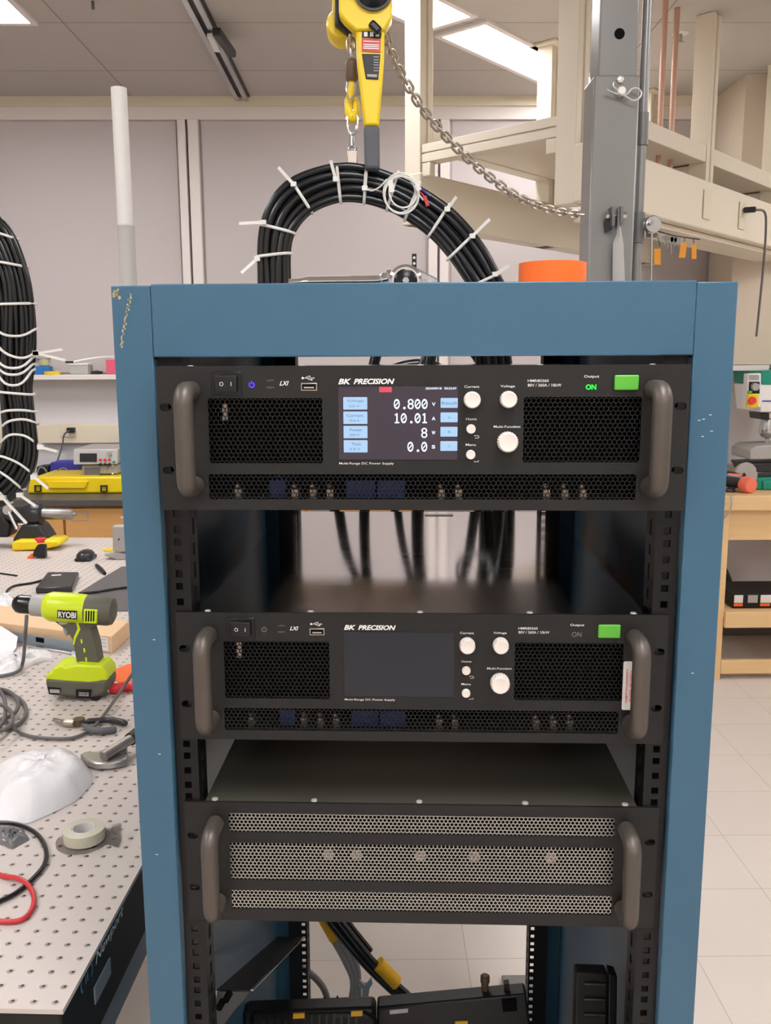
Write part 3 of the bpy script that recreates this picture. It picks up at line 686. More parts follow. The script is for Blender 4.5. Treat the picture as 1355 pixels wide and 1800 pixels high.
Yn = TP(72, 981).y
t = thing('spray_nozzle', 'black trigger nozzle with red cap and orange tip on the table', 'nozzle', TP(72, 982))
MB().lathe(PY(71,946,Yn), (0,0,-1), [(0,.02),(.006,.021),(.008,.016),(.016,.014)], 18).build('cap', 'red', t, world=True)
flat([(65,958),(79,958),(80,981),(66,981),(57,978),(58,970)], Yn, -.012, .012).clamp(TZ+.0005).build('body', 'blackplastic', t, world=True, bevel=.004)
MB().lathe(PY(58,976,Yn), PY(50,982,Yn)-PY(58,976,Yn), [(0,.01),(.02,.007),(.04,.003)], 14).build('tip', 'orange', t, world=True)
t = thing('computer_mouse', 'dark grey computer mouse on the far part of the table', 'mouse', TP(151, 983))
c = TP(151, 976)
MB().sph((0,0,.012), .034, (.95,1.5,.75)).build('shell', 'tooldark', t)
MB().box(-.03, .03, -.045, .045, 0, .012).build('base', 'blackplastic', t, bevel=.008)
MB().lathe((-.003,-.03,.03), (1,0,0), [(0,.007),(.006,.007)], 14).build('wheel', 'blackplastic', t)
t = thing('post_clamp', 'grey metal post holder standing beside the rack post', 'post holder', TP(208, 985))
Yp = TP(208, 982).y
flat([(197,925),(222,925),(222,970),(198,970)], Yp, -.02, .02).build('body', 'tapegrey', t, world=True, bevel=.004)
flat([(181,976),(205,972),(222,974),(222,988),(205,987)], Yp, -.02, .02).clamp(TZ+.0005).build('foot', 'tapegrey', t, world=True, bevel=.003)
MB().cyl(PY(209,968,Yp), PY(209,980,Yp), .012).build('stem', 'steel', t, world=True)
MB().lathe(PY(209,948,Yp-.02), (0,-1,0), [(0,.003),(.002,.003)], 10).build('screw', 'dark', t, world=True)
q = TP(192, 968); tag(MB().lathe(q, (0,0,1), [(0,.022),(.006,.022)], 20).build('disc', 'yellow'), 'small yellow disc beside the grey post holder', 'disc')
q0, q1 = TP(170, 994, .006), TP(184, 1008, .006)
tag(MB().tube([q0, (q0+q1)/2, q1], [.007,.009,.006]).build('lens_pen', 'blackplastic'), 'small black pen lying between mouse and black mat', 'pen')
tag(MB().tube([TP(-5, 1007, .003), TP(30, 1012, .003)], .003).build('rod', 'blackplastic'), 'thin black rod lying at the left edge of the table', 'rod')
# touchpad box with cord
t = thing('touch_pad', 'flat dark grey pad box with a cord on the table', 'pad', TP(105, 1035))
cs = [TP(63,1044), TP(84,1015), TP(139,1015), TP(127,1042)]
MB().prism(cs, [c+Vector((0,0,.02)) for c in cs]).build('body', 'tooldark', t, world=True, bevel=.004)
MB().bar(TP(90,1014,.015), TP(108,1013,.015), .012, .012).build('plug', 'white', t, world=True, bevel=.002)
MB().tube(spline([TP(85,1017,.006), TP(55,1025,.004), TP(25,1030,.004), TP(12,1040,.004), TP(18,1050,.004), TP(35,1056,.004)]), .004).build('cord', 'cable', t, world=True)
cs = [TP(137,1044), TP(214,997), TP(232,997), TP(232,1075), TP(180,1075)]
t = thing('cutting_mat', 'dark charcoal sheet lying under a black cord beside the rack', 'mat', TP(190, 1040))
MB().prism(cs, [c+Vector((0,0,.003)) for c in cs]).build('sheet', mat('charcoal_sheet', S(92,88,88), .6, noise=.05, nscale=60), t, world=True)
tag(MB().tube(spline([TP(138,1043,.008), TP(165,1041,.008), TP(195,1036,.008), TP(240,1030,.008)]), .004).build('cord', 'cable'), 'black cord crossing the charcoal sheet by the rack post', 'cord')
# cardboard carton, long
t = thing('cardboard_box', 'long flat cardboard carton with a shipping label behind the drill', 'box', TP(100, 1125))
h = .045
b0, b1, b2, b3 = TP(-40,1118), TP(198,1149), TP(228,1120), TP(-40,1085)
MB().prism([b0,b1,b2,b3], [c+Vector((0,0,h)) for c in (b0,b1,b2,b3)]).build('carton', 'card', t, world=True, bevel=.002)
e = (b1-b0).normalized(); nn = Vector((e.y,-e.x,0))
la = b1 - e*.05 + nn*.0006; lb = b1 - e*.012 + nn*.0006
la = b0.lerp(b1, .865)+nn*.001; lb = b0.lerp(b1, .975)+nn*.001
MB().prism([la+Vector((0,0,.006)), lb+Vector((0,0,.006)), lb+Vector((0,0,.04)), la+Vector((0,0,.04))], [la+nn*.0006+Vector((0,0,.006)), lb+nn*.0006+Vector((0,0,.006)), lb+nn*.0006+Vector((0,0,.04)), la+nn*.0006+Vector((0,0,.04))]).build('shipping_label', 'paper', t, world=True)
f = MB()
for i in range(6):
    z = .012+.0045*i; a = la.lerp(lb, .12)+nn*.0012; b = la.lerp(lb, .9 if i % 2 else .6)+nn*.0012
    f.prism([a+Vector((0,0,z)), b+Vector((0,0,z)), b+Vector((0,0,z+.001)), a+Vector((0,0,z+.001))], [a+nn*.0004+Vector((0,0,z)), b+nn*.0004+Vector((0,0,z)), b+nn*.0004+Vector((0,0,z+.001)), a+nn*.0004+Vector((0,0,z+.001))])
f.build('label_lines', 'printgrey', t, world=True)
# metal drawer slide / extrusion in front of carton
t = thing('metal_bracket', 'long grey metal rail lying in front of the carton', 'rail', TP(80, 1145))
a, b = TP(0,1130), TP(133,1153)
e = (b-a).normalized(); nn = Vector((-e.y, e.x, 0))
def strip(a, b, z0, z1, y0, y1): return MB().prism([a+nn*y0+Vector((0,0,z0)), b+nn*y0+Vector((0,0,z0)), b+nn*y0+Vector((0,0,z1)), a+nn*y0+Vector((0,0,z1))], [a+nn*y1+Vector((0,0,z0)), b+nn*y1+Vector((0,0,z0)), b+nn*y1+Vector((0,0,z1)), a+nn*y1+Vector((0,0,z1))])
strip(a, b-e*.01, 0, .028, .02, .023).build('web', 'greyblue', t, world=True)
strip(a, b, 0, .006, 0, .02).build('flange', 'steel', t, world=True, bevel=.001)
strip(a.lerp(b,.42), a.lerp(b,.52), .012, .024, .018, .0199).build('slot', 'dark', t, world=True)
# sheets of paper
t0 = TP(10, 1130)
cs = [TP(-40,1160,.001), TP(18,1152,.001), TP(27,1140,.004), TP(30,1120,.02), TP(2,1102,.05), TP(-40,1085,.06)]
f = MB().prism(cs, [c+Vector((.001,.002,.0006)) for c in cs])
tag(f.build('paper_sheet', 'paper'), 'curled white sheet of paper at the left edge below the carton', 'paper')
def crumple(poly, hh, name, material, lab, cat, seed, n=14, amp=.012):
    random.seed(seed); pts = [TP(x, y) for x, y in poly]; c = sum(pts, Vector())/len(pts)
    rings = []; N = 40
    bd = resample(pts+[pts[0]], N+1)[:-1]
    vs, fs = [], []
    R_ = 9
    ph = [random.uniform(0, 6.28) for _ in range(8)]
    for r in range(R_):
        s = 1-r/R_
        for k_, p in enumerate(bd):
            z = hh*(1-s**4.5)
            a = 2*pi*k_/N
            w_ = amp*(sin(3*a+ph[0]+r*1.1)*.5+sin(7*a+ph[1]-r*1.7)*.35+sin(11*a+ph[2]+r*2.3)*.3)*(1 if 0 < r else 0)
            q = c.lerp(p, s); q.z = TZ+.001+max(0, z+w_*(.3+.7*(1-s)))
            if r: q.x += w_*.5*cos(5*a+ph[3]); q.y += w_*.5*sin(4*a+ph[4])
            vs.append(q)
    for r in range(R_-1):
        for k_ in range(N): fs.append((r*N+k_, r*N+(k_+1)%N, (r+1)*N+(k_+1)%N, (r+1)*N+k_))
    vs.append(Vector((c.x, c.y, TZ+hh))); e_ = len(vs)-1
    for k_ in range(N): fs.append(((R_-1)*N+k_, (R_-1)*N+(k_+1)%N, e_))
    fs.append(tuple(range(N))[::-1])
    o = MB().add(vs, fs).build(name, material, angle=70)
    return tag(o, lab, cat)
crumple([(-30,1190),(20,1188),(60,1168),(90,1160),(95,1148),(45,1152),(-30,1160)], .018, 'plastic_bag', 'film', 'crumpled clear plastic bag under the paper at left', 'plastic bag', 3)
crumple([(-30,1072),(10,1070),(28,1058),(20,1050),(-30,1048)], .02, 'plastic_bag', 'film', 'crumpled plastic bag behind the drill chuck', 'plastic bag', 5)
crumple([(122,1165),(148,1166),(146,1152),(126,1153)], .012, 'tissue', 'paper', 'white tissue scrap behind the drill battery', 'tissue', 9)

# --- cordless drill
YD = 1.885
t = thing('cordless_drill', 'lime and grey cordless drill standing on its battery', 'drill', TP(135, 1222))
L6 = lambda x, y: (x/4.092, 860+y/4.092)
def c6(pts): return [L6(*p) for p in pts]
a0 = PY(*L6(100, 822), YD); a1 = PY(*L6(830, 880), YD); ax = (a1-a0).normalized(); LL = (a1-a0).length
mp = LL/ (730/4.092)      # metres per photo pixel along the axis
sx = lambda x: (x-100)/4.092*mp
MB().lathe(a0, ax, [(0,.006),(0,.012),(sx(125),.019),(sx(150),.0205),(sx(235),.0205)], 32).build('chuck', 'blackgloss', t, world=True)
MB().lathe(a0, ax, [(sx(228),.019),(sx(234),.0235),(sx(320),.024),(sx(330),.025)], 32).build('torque_collar', 'tapegrey', t, world=True)
MB().lathe(a0, ax, [(sx(322),.024),(sx(340),.029),(sx(372),.0325),(sx(500),.0335),(sx(600),.0325),(sx(640),.0315)], 36).build('body', 'lime', t, world=True)
MB().lathe(a0, ax, [(sx(600),.031),(sx(640),.0325),(sx(780),.032),(sx(812),.029),(sx(826),.021),(sx(830),.012)], 36).build('motor_cover', 'olive', t, world=True)
flat(c6([(600,862),(700,868),(695,970),(598,965)]), YD, -.0338, -.02).build('vent_patch', 'lime', t, world=True, bevel=.002)
f = MB()
for i in range(4): f.pp(c6([(616+18*i,875),(625+18*i,876),(622+18*i,952),(613+18*i,950)]), YD, -.0345, -.03)
f.build('vent_slots', 'dark', t, world=True)
flat(c6([(412,870),(552,877),(549,938),(410,926)]), YD, -.0348, -.028).build('brand_plate', 'black', t, world=True)
q0 = PY(*L6(418,900), YD-.0352); q1 = PY(*L6(546,908), YD-.0352)
me = fit_text('RYOBI', 0, (q1-q0).length, 0, .0135, bold=.03)
ang = atan2((q1-q0).z, (q1-q0).x)
me.transform(THM[t].inverted() @ Matrix.Translation(q0) @ Matrix.Rotation(-ang, 4, 'Y') @ XZ)
link('brand_lettering', me, 'print', t, smooth=False)
flat(c6([(385,945),(700,965),(655,1000),(690,1120),(718,1300),(560,1300),(535,1160),(520,1080),(470,1010),(400,960)]), YD, -.019, .019).build('handle', 'olive', t, world=True, bevel=.012, seg=3)
flat(c6([(560,955),(578,1010),(545,1075),(536,1120),(524,1118),(530,1065),(556,1005),(545,960)]), YD, -.0205, -.015).build('accent_strip', 'lime', t, world=True, bevel=.001)
f = MB()
for x, y in ((585,1095),(605,1160),(618,1225)): f.pp(c6([(x-6,y-14),(x+4,y-16),(x+9,y+12),(x-2,y+16)]), YD, -.0205, -.015)
f.build('grip_accents', 'lime', t, world=True)
flat(c6([(445,982),(478,985),(490,1030),(482,1062),(462,1055),(452,1020)]), YD, -.009, .009).build('trigger', 'tapegrey', t, world=True, bevel=.004)
flat(c6([(410,955),(482,958),(488,975),(430,980)]), YD, -.022, .022).build('direction_switch', 'tapegrey', t, world=True, bevel=.003)
flat(c6([(470,1280),(560,1262),(725,1272),(768,1320),(776,1375),(640,1400),(330,1372),(320,1345),(372,1318),(375,1290),(440,1268)]), YD-.04, 0, .068).clamp(TZ+.025).build('battery_shoe', 'lime', t, world=True, bevel=.012, seg=3)
bt = flat(c6([(318,1362),(776,1372),(775,1450),(740,1490),(640,1510),(350,1488),(330,1440)]), YD-.04, -.001, .069).clamp(TZ+.0005).build('battery', 'olive', t, world=True, bevel=.008)
flat(c6([(345,1425),(437,1432),(425,1478),(350,1474)]), YD-.04, -.003, .001).build('battery_label', 'black', bt, world=True)
flat(c6([(545,1440),(660,1442),(650,1502),(545,1502)]), YD-.04, -.003, .001).build('battery_label', 'black', bt, world=True)
for (xa_, xb_, yy) in ((358,428,1452), (566,636,1474)):
    flat(c6([(xa_,yy-13),(xb_,yy-10),(xb_,yy+15),(xa_,yy+12)]), YD-.04, -.0037, -.002).build('battery_sticker', 'tapegrey', bt, world=True)
q0 = PY(*L6(568,1474), YD-.0442); me = fit_text('RYOBI', 0, .018, 0, .005, bold=.02)
me.transform(THM[t].inverted() @ Matrix.Translation(q0) @ XZ); link('battery_lettering', me, 'black', bt, smooth=False)
for px, py in ((742,1245), (690,1510)):
    q = TP(*L6(px, py)); cc = MB().lathe(q, (0,0,1), [(0,.010),(.012,.010),(.012,.007),(.004,.007)], 20).build('bottle_cap', 'blackgloss')
    tag(cc, 'small black cap %s the drill battery' % ('behind' if py < 1300 else 'in front of'), 'cap')
# orange card, red tool handle
cs = [TP(188,1184), TP(226,1168), TP(240,1168), TP(240,1200), TP(208,1200)]
tag(MB().prism(cs, [c+Vector((0,0,.002)) for c in cs]).build('scraper_card', 'orange'), 'orange plastic card lying beside the drill by the rack', 'card')
t = thing('knife', 'red handled knife partly hidden behind the rack post', 'knife', TP(215, 1212))
MB().tube(spline([TP(194,1210,.012), TP(205,1210,.012), TP(222,1206,.012), TP(245,1208,.012)]), [.006]+[.012]*8+[.011]*16, 12).build('handle', 'red', t, world=True)
# cables at left
t = thing('grey_cable', 'grey cable looping from the carton across the table to the rack', 'cable', TP(60, 1280))
MB().tube(spline([PY(47,1082,2.0), PY(44,1120,1.97), TP(40,1165,.02), TP(28,1182,.008), TP(-20,1192,.005)]), .0042).build('jacket', 'greycable', t, world=True)
t = thing('grey_cable', 'long grey cable sagging across the table in front of the drill', 'cable', TP(100, 1300))
MB().tube(spline([TP(4,1262,.006), TP(18,1275,.006), TP(45,1292,.005), TP(90,1298,.005), TP(135,1295,.005), TP(170,1272,.008), TP(205,1225,.02), PY(232,1185,1.85), PY(248,1160,1.85)]), .0035).build('jacket', 'greycable', t, world=True)
t = thing('grey_cable', 'coiled grey cable at the left edge of the table', 'cable', TP(10, 1260))
for i, (cx, cy, rx, ry, r0) in enumerate(((0,1250,46,36,.0), (-6,1238,38,30,.1), (-20,1246,30,46,.2), (-12,1262,34,28,.3))):
    MB().tube(spline([TP(cx+rx*cos(a+r0), cy+ry*sin(a+r0)*.9, .006+.007*i) for a in [2*pi*j/14 for j in range(14)]], 5, True), .0042, closed=True).build('loop', 'greycable', t, world=True)
# pliers
t = thing('pliers', 'needle nose pliers with grey grips open on the table', 'pliers', TP(150, 1272))
MB().tube(spline([TP(92,1266,.008), TP(112,1271,.009), TP(130,1272,.01)]), [.002]*3+[.0035]*5+[.006]*9, 8).build('jaw', 'nickel', t, world=True)
MB().tube(spline([TP(94,1263,.009), TP(112,1267,.011), TP(130,1270,.012)]), [.002]*3+[.003]*5+[.005]*9, 8).build('jaw', 'nickel', t, world=True)
MB().lathe(TP(139,1273,.003), (0,0,1), [(0,.012),(.012,.012)], 16).build('pivot', 'bakelite', t, world=True)
MB().tube(spline([TP(145,1269,.01), TP(165,1267,.01), TP(195,1266,.01), TP(222,1272,.009)]), [.004]*4+[.006]*12+[.007]*8+[.005], 10).build('grip', 'tooldark', t, world=True)
MB().tube(spline([TP(145,1274,.008), TP(160,1283,.009), TP(178,1285,.009), TP(205,1282,.008)]), [.004]*4+[.007]*12+[.007]*8+[.005], 10).build('grip', 'grip', t, world=True)
# hammer
t = thing('claw_hammer', 'steel claw hammer with black grip leaning towards the rack', 'hammer', TP(175, 1345))
S7 = lambda x, y: (x/3.215, 1240+y/3.215)
MB().tube([TP(*S7(585,290),.022), TP(*S7(740,190),.03)], .0095, 18).build('shaft', 'hammersteel', t, world=True)
MB().tube([TP(*S7(735,193),.029), TP(*S7(850,100),.035)], .0125, 18).build('grip', 'blackplastic', t, world=True)
HP = [(455,318),(478,303),(560,300),(590,290),(650,283),(722,270),(722,290),(650,316),(726,311),(722,344),(690,352),(620,366),(545,366),(490,350),(462,335)]
MB().prism([TP(*S7(*q_),.002) for q_ in HP], [TP(*S7(*q_),0)+Vector((0,0,.015)) for q_ in HP]).build('head', 'hammersteel', t, world=True, bevel=.003)
# bubble wrap bag
crumple([S7(-60,400), S7(30,380), S7(130,350), S7(250,330), S7(400,300), S7(440,320), S7(525,380), S7(520,450), S7(430,545), S7(300,610), S7(150,675), S7(-60,670)], .045, 'bubble_wrap', 'film', 'crumpled pillow of clear bubble wrap on the table', 'bubble wrap', 12, amp=.007)
crumple([S7(-20,700), S7(60,690), S7(150,735), S7(170,760), S7(70,815), S7(-20,780)], .008, 'parts_bag', mat('grey_parts_bag', S(110,108,108), .25, bump=.8, bscale=80), 'small clear bag of dark screws near the black loop', 'bag', 21, amp=.006)
# tape dispenser
t = thing('tape_dispenser', 'clear tape roll in a clear plastic dispenser lying flat', 'tape', TP(150, 1478))
c = TP(*S7(478,765), 0)
MB().lathe(c, (0,0,1), [(0.004,.031),(.021,.031),(.022,.018),(.004,.018)], 36).build('tape_roll', 'tapefilm', t, world=True)
MB().lathe(c, (0,0,1), [(0.0035,.0172),(.022,.0172),(.022,.0162),(.0035,.0162)], 30).build('core', 'white', t, world=True)
MB().lathe(c+Vector((-.002,0,0)), (0,0,1), [(0.0,.040),(.003,.040)], 36).build('base_disc', 'clear', t, world=True)
cs = [TP(*S7(565,715)), TP(*S7(680,680)), TP(*S7(690,770)), TP(*S7(670,805)), TP(*S7(545,770))]
MB().prism(cs, [k_+Vector((0,0,.004)) for k_ in cs]).build('arm', 'clear', t, world=True)
cs = [TP(*S7(640,735)), TP(*S7(690,728)), TP(*S7(690,775)), TP(*S7(670,805)), TP(*S7(630,790))]
MB().prism([k_+Vector((0,0,.004)) for k_ in cs], [k_+Vector((0,0,.020)) for k_ in cs]).build('cutter_block', 'clear', t, world=True)
# black and red leads
t = thing('black_lead', 'thick black test lead looping at the near left of the table', 'cable', TP(60, 1500))
MB().tube(spline([TP(*S7(-60,660),.004), TP(*S7(60,665),.004), TP(*S7(150,690),.004), TP(*S7(220,740),.004), TP(*S7(260,820),.004), TP(*S7(250,900),.004), TP(*S7(180,985),.004), TP(*S7(90,1060),.004), TP(*S7(0,1105),.004), TP(*S7(-60,1130),.004)]), .0035).build('jacket', 'cable', t, world=True)
t = thing('red_lead', 'red test lead looping at the near left of the table', 'cable', TP(40, 1590))
MB().tube(spline([TP(*S7(-60,930),.004), TP(*S7(20,965),.004), TP(*S7(90,975),.008), TP(*S7(150,1005),.008), TP(*S7(190,1070),.004), TP(*S7(185,1140),.004), TP(*S7(140,1200),.004), TP(*S7(70,1222),.004), TP(*S7(-60,1215),.004)]), .0035).build('jacket', 'redcable', t, world=True)

# tall white pole
YPo = 2.02
t = thing('pvc_pole', 'tall white pole with a translucent lower sleeve behind the rack', 'pole', (PY(228, 400, YPo).x, YPo, TZ))
bx = PY(216, 300, YPo).x; zt = PY(208, 155, YPo).z; zm = PY(220, 397, YPo).z
MB().lathe((bx, YPo, zm-.02), (0,0,1), [(0,.0165),(zt-zm+.02,.0165),(zt-zm+.02,.013),(zt-zm-.1,.013)], 28).build('upper_tube', 'white', t, world=True)
MB().lathe((bx, YPo, TZ), (0,0,1), [(0,.0185),(zm-TZ,.0185),(zm-TZ,.0168),(zm-TZ-.01,.0168)], 28).build('lower_sleeve', 'acrylic', t, world=True)
MB().lathe((bx, YPo, TZ), (0,0,1), [(0,.03),(.012,.03),(.012,.019),(.03,.019)], 28).build('foot', 'white', t, world=True)

# ================================================================== HANGING CABLES
def tie_ring(A_, B_, dep, r=.0028, flat_=.5):          # closed band round the bundle, A_ and B_ its ends seen from the front
    mid = (A_+B_)/2; hf = (A_-B_)/2; pts = []
    for i in range(28):
        a = 2*pi*i/28; c_, s_ = cos(a), sin(a)
        pts.append(mid + hf*(abs(c_)**.75)*(1 if c_ > 0 else -1) + Vector((0, -1, 0))*dep*(abs(s_)**.6)*(1 if s_ > 0 else -1))
    return MB().tube(pts, r, 8, closed=True)
def add_tie(t, A_, B_, dep, head, tail):
    f = tie_ring(A_, B_, dep)
    if head is not None:
        f.bar(head-Vector((.005,0,0)), head+Vector((.005,0,0)), .008, .008, up=(0,0,1))
        if tail is not None: f.bar(head, tail, .0056, .003, up=(0,1,0))
    return f.build('zip_tie', 'tie', t, world=True)
YA = 1.70
O_ = [(452,493),(451.5,442),(457,397),(474,354),(505,320),(547,300),(595,289),(641,291),(683,302),(726,320),(765,342),(807,377),(850,433),(884,496)]
I_ = [(509,493),(509,442),(517.5,408),(547,374),(595,354),(641,355),(683,368),(714,385),(754,414),(788,450),(822,497)]
OO = resample(spline([PY(x, y, YA) for x, y in O_], 6), 60); II = resample(spline([PY(x, y, YA) for x, y in I_], 6), 60)
t = thing('cable_bundle', 'arched bundle of thick black cables hanging from the yellow hoist', 'cable bundle', (PY(660,300,YA).x, YA, PY(660,300,YA).z))
random.seed(4)
for k in range(10):
    s = (k % 5 + .5)/5; layer = k//5
    s = s + (.0 if layer == 0 else .06)
    pts = []
    ph1, ph2 = random.uniform(0, 6), random.uniform(0, 6)
    for i in range(60):
        q = OO[i].lerp(II[i], min(.92, max(.08, s+.035*sin(i*.16+ph1)))); q.y = YA + (-.008 if layer == 0 else .008) + .0025*sin(i*.21+ph2); pts.append(q)
    a, b = pts[0], pts[-1]
    pts = [Vector((a.x+.01*(k%3), a.y+.02, 1.05)), Vector((a.x+.004*(k % 3), a.y+.005, 1.45))] + pts + [Vector((b.x+.03, b.y+.005, 1.50)), Vector((b.x+.03, b.y+.02, 1.05))]
    MB().tube(pts, .0068, 12).build('cable', 'cable', t, world=True)
P_ = lambda x, y, dy=-.022: PY(x, y, YA+dy)
for A_, B_, h_, tl in (((458,396),(518,411),(463,391),(420,393)), ((450,453),(511,446),(452,455),(424,480)), ((512,318),(549,375),(516,324),(489,294)),
                       ((592,291),(599,357),(590,315),(581,282)), ((645,291),(640,358),(641,331),(643,303)), ((738,322),(711,388),None,None),
                       ((790,360),(752,418),(786,368),(802,346)), ((835,410),(786,457),(830,415),(861,385)), ((880,480),(826,505),(870,482),(894,467)), ((700,303),(680,370),None,None)):
    add_tie(t, PY(*A_, YA), PY(*B_, YA), .018, P_(*h_) if h_ else None, P_(*tl, -.03) if tl else None)
tc_ = thing('sensor_wire', 'coiled thin white wire strapped to the top of the cable arch', 'wire', PY(706, 340, YA-.03))
for i, (cx, cy, rx, ry) in enumerate(((705,339,31,35), (703,341,27,33), (709,336,25,29), (706,343,30,33))):
    MB().tube([PY(cx+rx*cos(a), cy+ry*sin(a), YA-.026-.003*i+.003*sin(a*2)) for a in [2*pi*j/40 for j in range(40)]], .0016, 8, closed=True).build('coil', 'tie', tc_, world=True)
MB().tube(spline([P_(645,333,-.028), P_(655,335,-.03), P_(668,328,-.03), P_(680,315,-.03)]), .0014, 8).build('lead', 'tie', tc_, world=True)
for (a, b, c_) in (((733,332),(748,348),'red'), ((738,330),(756,345),'bluebox'), ((731,335),(744,352),'white')):
    MB().tube([P_(*a,-.025), P_(*b,-.028)], .0013, 8).build('conductor', c_, tc_, world=True)
MB().bar(P_(746,345,-.028), P_(752,362,-.028), .006, .006).build('connector', 'redcable', tc_, world=True)
MB().bar(P_(686,318,-.034), P_(689,338,-.034), .009, .005, up=(0,1,0)).build('strap', 'tie', tc_, world=True)
MB().bar(P_(731,325,-.034), P_(737,335,-.034), .009, .008, up=(0,1,0)).build('strap', 'tie', tc_, world=True)

# left bundle
YL = 1.78
c5 = lambda x, y: (x/3, 360+y/3)
RE = [(-700,500),(-690,200),(-560,-20),(-380,-110),(-200,-80),(-40,0),(0,60),(60,110),(110,200),(150,310),(180,430),(190,560),(190,680),(185,800),(175,900),(170,980),(185,1080),(200,1180),(210,1290),(200,1370),(165,1450),(110,1530),(40,1590),(-60,1620)]
LE = [(-500,500),(-490,330),(-440,210),(-370,130),(-300,100),(-230,120),(-160,180),(-110,250),(-70,330),(-40,420),(-22,520),(-15,620),(-15,720),(-15,820),(-8,900),(0,980),(10,1080),(20,1180),(22,1250),(5,1300),(-30,1340),(-70,1370),(-120,1400),(-200,1420)]
def two(pts, k, a, b):      # loop above the picture and the hanging run, matched piece by piece
    P_a = spline([PY(*c5(*p), YL) for p in pts], 6); c_ = k*6
    return resample(P_a[:c_+1], a)[:-1] + resample(P_a[c_:], b)
RR = two(RE, 5, 30, 70); LLn = two(LE, 5, 30, 70)
t = thing('cable_bundle', 'bundle of black cables with many white zip ties hanging at the left edge', 'cable bundle', (PY(20,640,YL).x, YL, PY(20,900,YL).z))
for k in range(16):
    s = ((k % 8)+.5)/8+(.06 if k > 7 else 0); pts = []; ph1, ph2 = random.uniform(0, 6), random.uniform(0, 6)
    for i in range(len(RR)):
        q = RR[i].lerp(LLn[i], min(.93, max(.07, s+.03*sin(i*.2+ph1)))); q.y = YL+(-.008 if k < 8 else .008)+.0025*sin(i*.17+ph2); pts.append(q)
    MB().tube(pts, .0052, 12).build('cable', 'cable', t, world=True)
QL = lambda x, y: PY(*c5(x, y), YL)
for A_, B_, sg, h_, tl in (((95,182),(-100,120),0,0,0), ((146,330),(-60,290),0,0,0), ((188,522),(-20,528),0,0,0), ((195,655),(-15,650),40,0,0), ((193,780),(-15,720),50,(192,782),(345,820)),
                       ((185,800),(-15,800),60,0,0), ((180,840),(-12,840),55,(190,785),(330,762)), ((178,870),(-10,870),80,0,0), ((178,1000),(0,985),0,0,0), ((190,1090),(12,1095),-12,0,0),
                       ((200,1150),(20,1170),-30,0,0), ((210,1265),(20,1250),-50,(215,1278),(305,1302)), ((185,1420),(-40,1330),-40,(180,1435),(255,1497)), ((130,1500),(-80,1370),-30,(105,1530),(190,1590)), ((60,1570),(-110,1400),-20,(15,1545),(140,1680))):
    a, b = QL(*A_), QL(*B_); f = MB(); pts = []
    mid = (a+b)/2; hf = (a-b)/2
    for i in range(32):
        an = 2*pi*i/32; c_, s_ = cos(an), sin(an)
        q = mid + hf*(abs(c_)**.8)*(1 if c_ > 0 else -1) + Vector((0,-1,0))*.018*(abs(s_)**.6)*(1 if s_ > 0 else -1)
        q.z -= sg/3*.00113*(1-c_*c_)*(1 if s_ > 0 else -.6); pts.append(q)
    f.tube(pts, .0025, 8, closed=True)
    if h_:
        hd = PY(*c5(*h_), YL-.015); f.bar(hd-Vector((.006,0,0)), hd+Vector((.006,0,0)), .008, .009); f.bar(hd, PY(*c5(*tl), YL-.03), .0045, .0045, up=(0,1,0))
    f.build('zip_tie', 'tie', t, world=True)
PT = [o_ for o_ in THM if o_.name == 'pvc_pole'][0]
MB().tube(spline([PY(130,637,YPo-.03), PY(150,633,YPo-.03), PY(178,629,YPo-.03), PY(205,628,YPo-.03), PY(228,630,YPo-.02)]), .003, 8).build('tie_strap', 'tie', PT, world=True)

# ================================================================== LEVER HOIST
YH = 1.70
t = thing('lever_hoist', 'yellow lever chain hoist with hook and load chain above the rack', 'hoist', PY(650, 100, YH))
c2 = lambda x, y: (400+x/3.53, y/3.53)
def hp(pts, t0, t1, dy=0): return MB().pp([c2(*p) for p in pts], YH+dy, t0, t1)
hp([(690,-150),(690,80),(720,120),(795,190),(975,190),(1020,110),(1030,-150)], -.045, -.012).build('lever_head', 'yellow', t, world=True, bevel=.004)
hp([(795,180),(975,180),(972,360),(962,500),(940,780),(845,780),(822,560),(802,400)], -.040, -.018).build('lever', 'yellow', t, world=True, bevel=.005)
hp([(843,778),(942,778),(945,1045),(850,1045)], -.044, -.014).build('grip', 'grip', t, world=True, bevel=.005)
q = PY(*c2(905, 5), YH)
MB().lathe(q+Vector((0,-.045,0)), (0,-1,0), [(0,.030),(.012,.030),(.016,.026),(.02,.012),(.022,.004)], 32).build('hand_wheel', 'blackgloss', t, world=True)
MB().lathe(q+Vector((0,-.045,0)), (0,-1,0), [(0,.034),(.008,.034)], 32).build('hub_ring', 'grip', t, world=True)
for x, y in ((775,0), (1005,35)): MB().lathe(PY(*c2(x,y),YH)+Vector((0,-.045,0)), (0,-1,0), [(0,.005),(.003,.005),(.004,.003)], 12).build('bolt', 'steel', t, world=True)
MB().bar(PY(*c2(885,140),YH-.052), PY(*c2(945,200),YH-.052), .014, .012, up=(0,1,0)).build('selector_lever', 'blackgloss', t, world=True, bevel=.004)
hp([(665,-150),(665,150),(745,215),(790,190),(790,-150)], -.010, .006).build('side_plate', 'blackplastic', t, world=True, bevel=.002)
q = PY(*c2(712, 120), YH+.02)
MB().lathe(PY(*c2(705,130),YH)+Vector((0,.008,0)), (0,1,0), [(0,.024),(.01,.028),(.05,.028),(.058,.02)], 28).build('brake_cover', 'yellow', t, world=True)
hp([(690,-150),(650,-80),(645,120),(665,190),(760,215),(990,100),(1030,-150)], .008, .055).build('gear_case', 'yellow', t, world=True, bevel=.008)
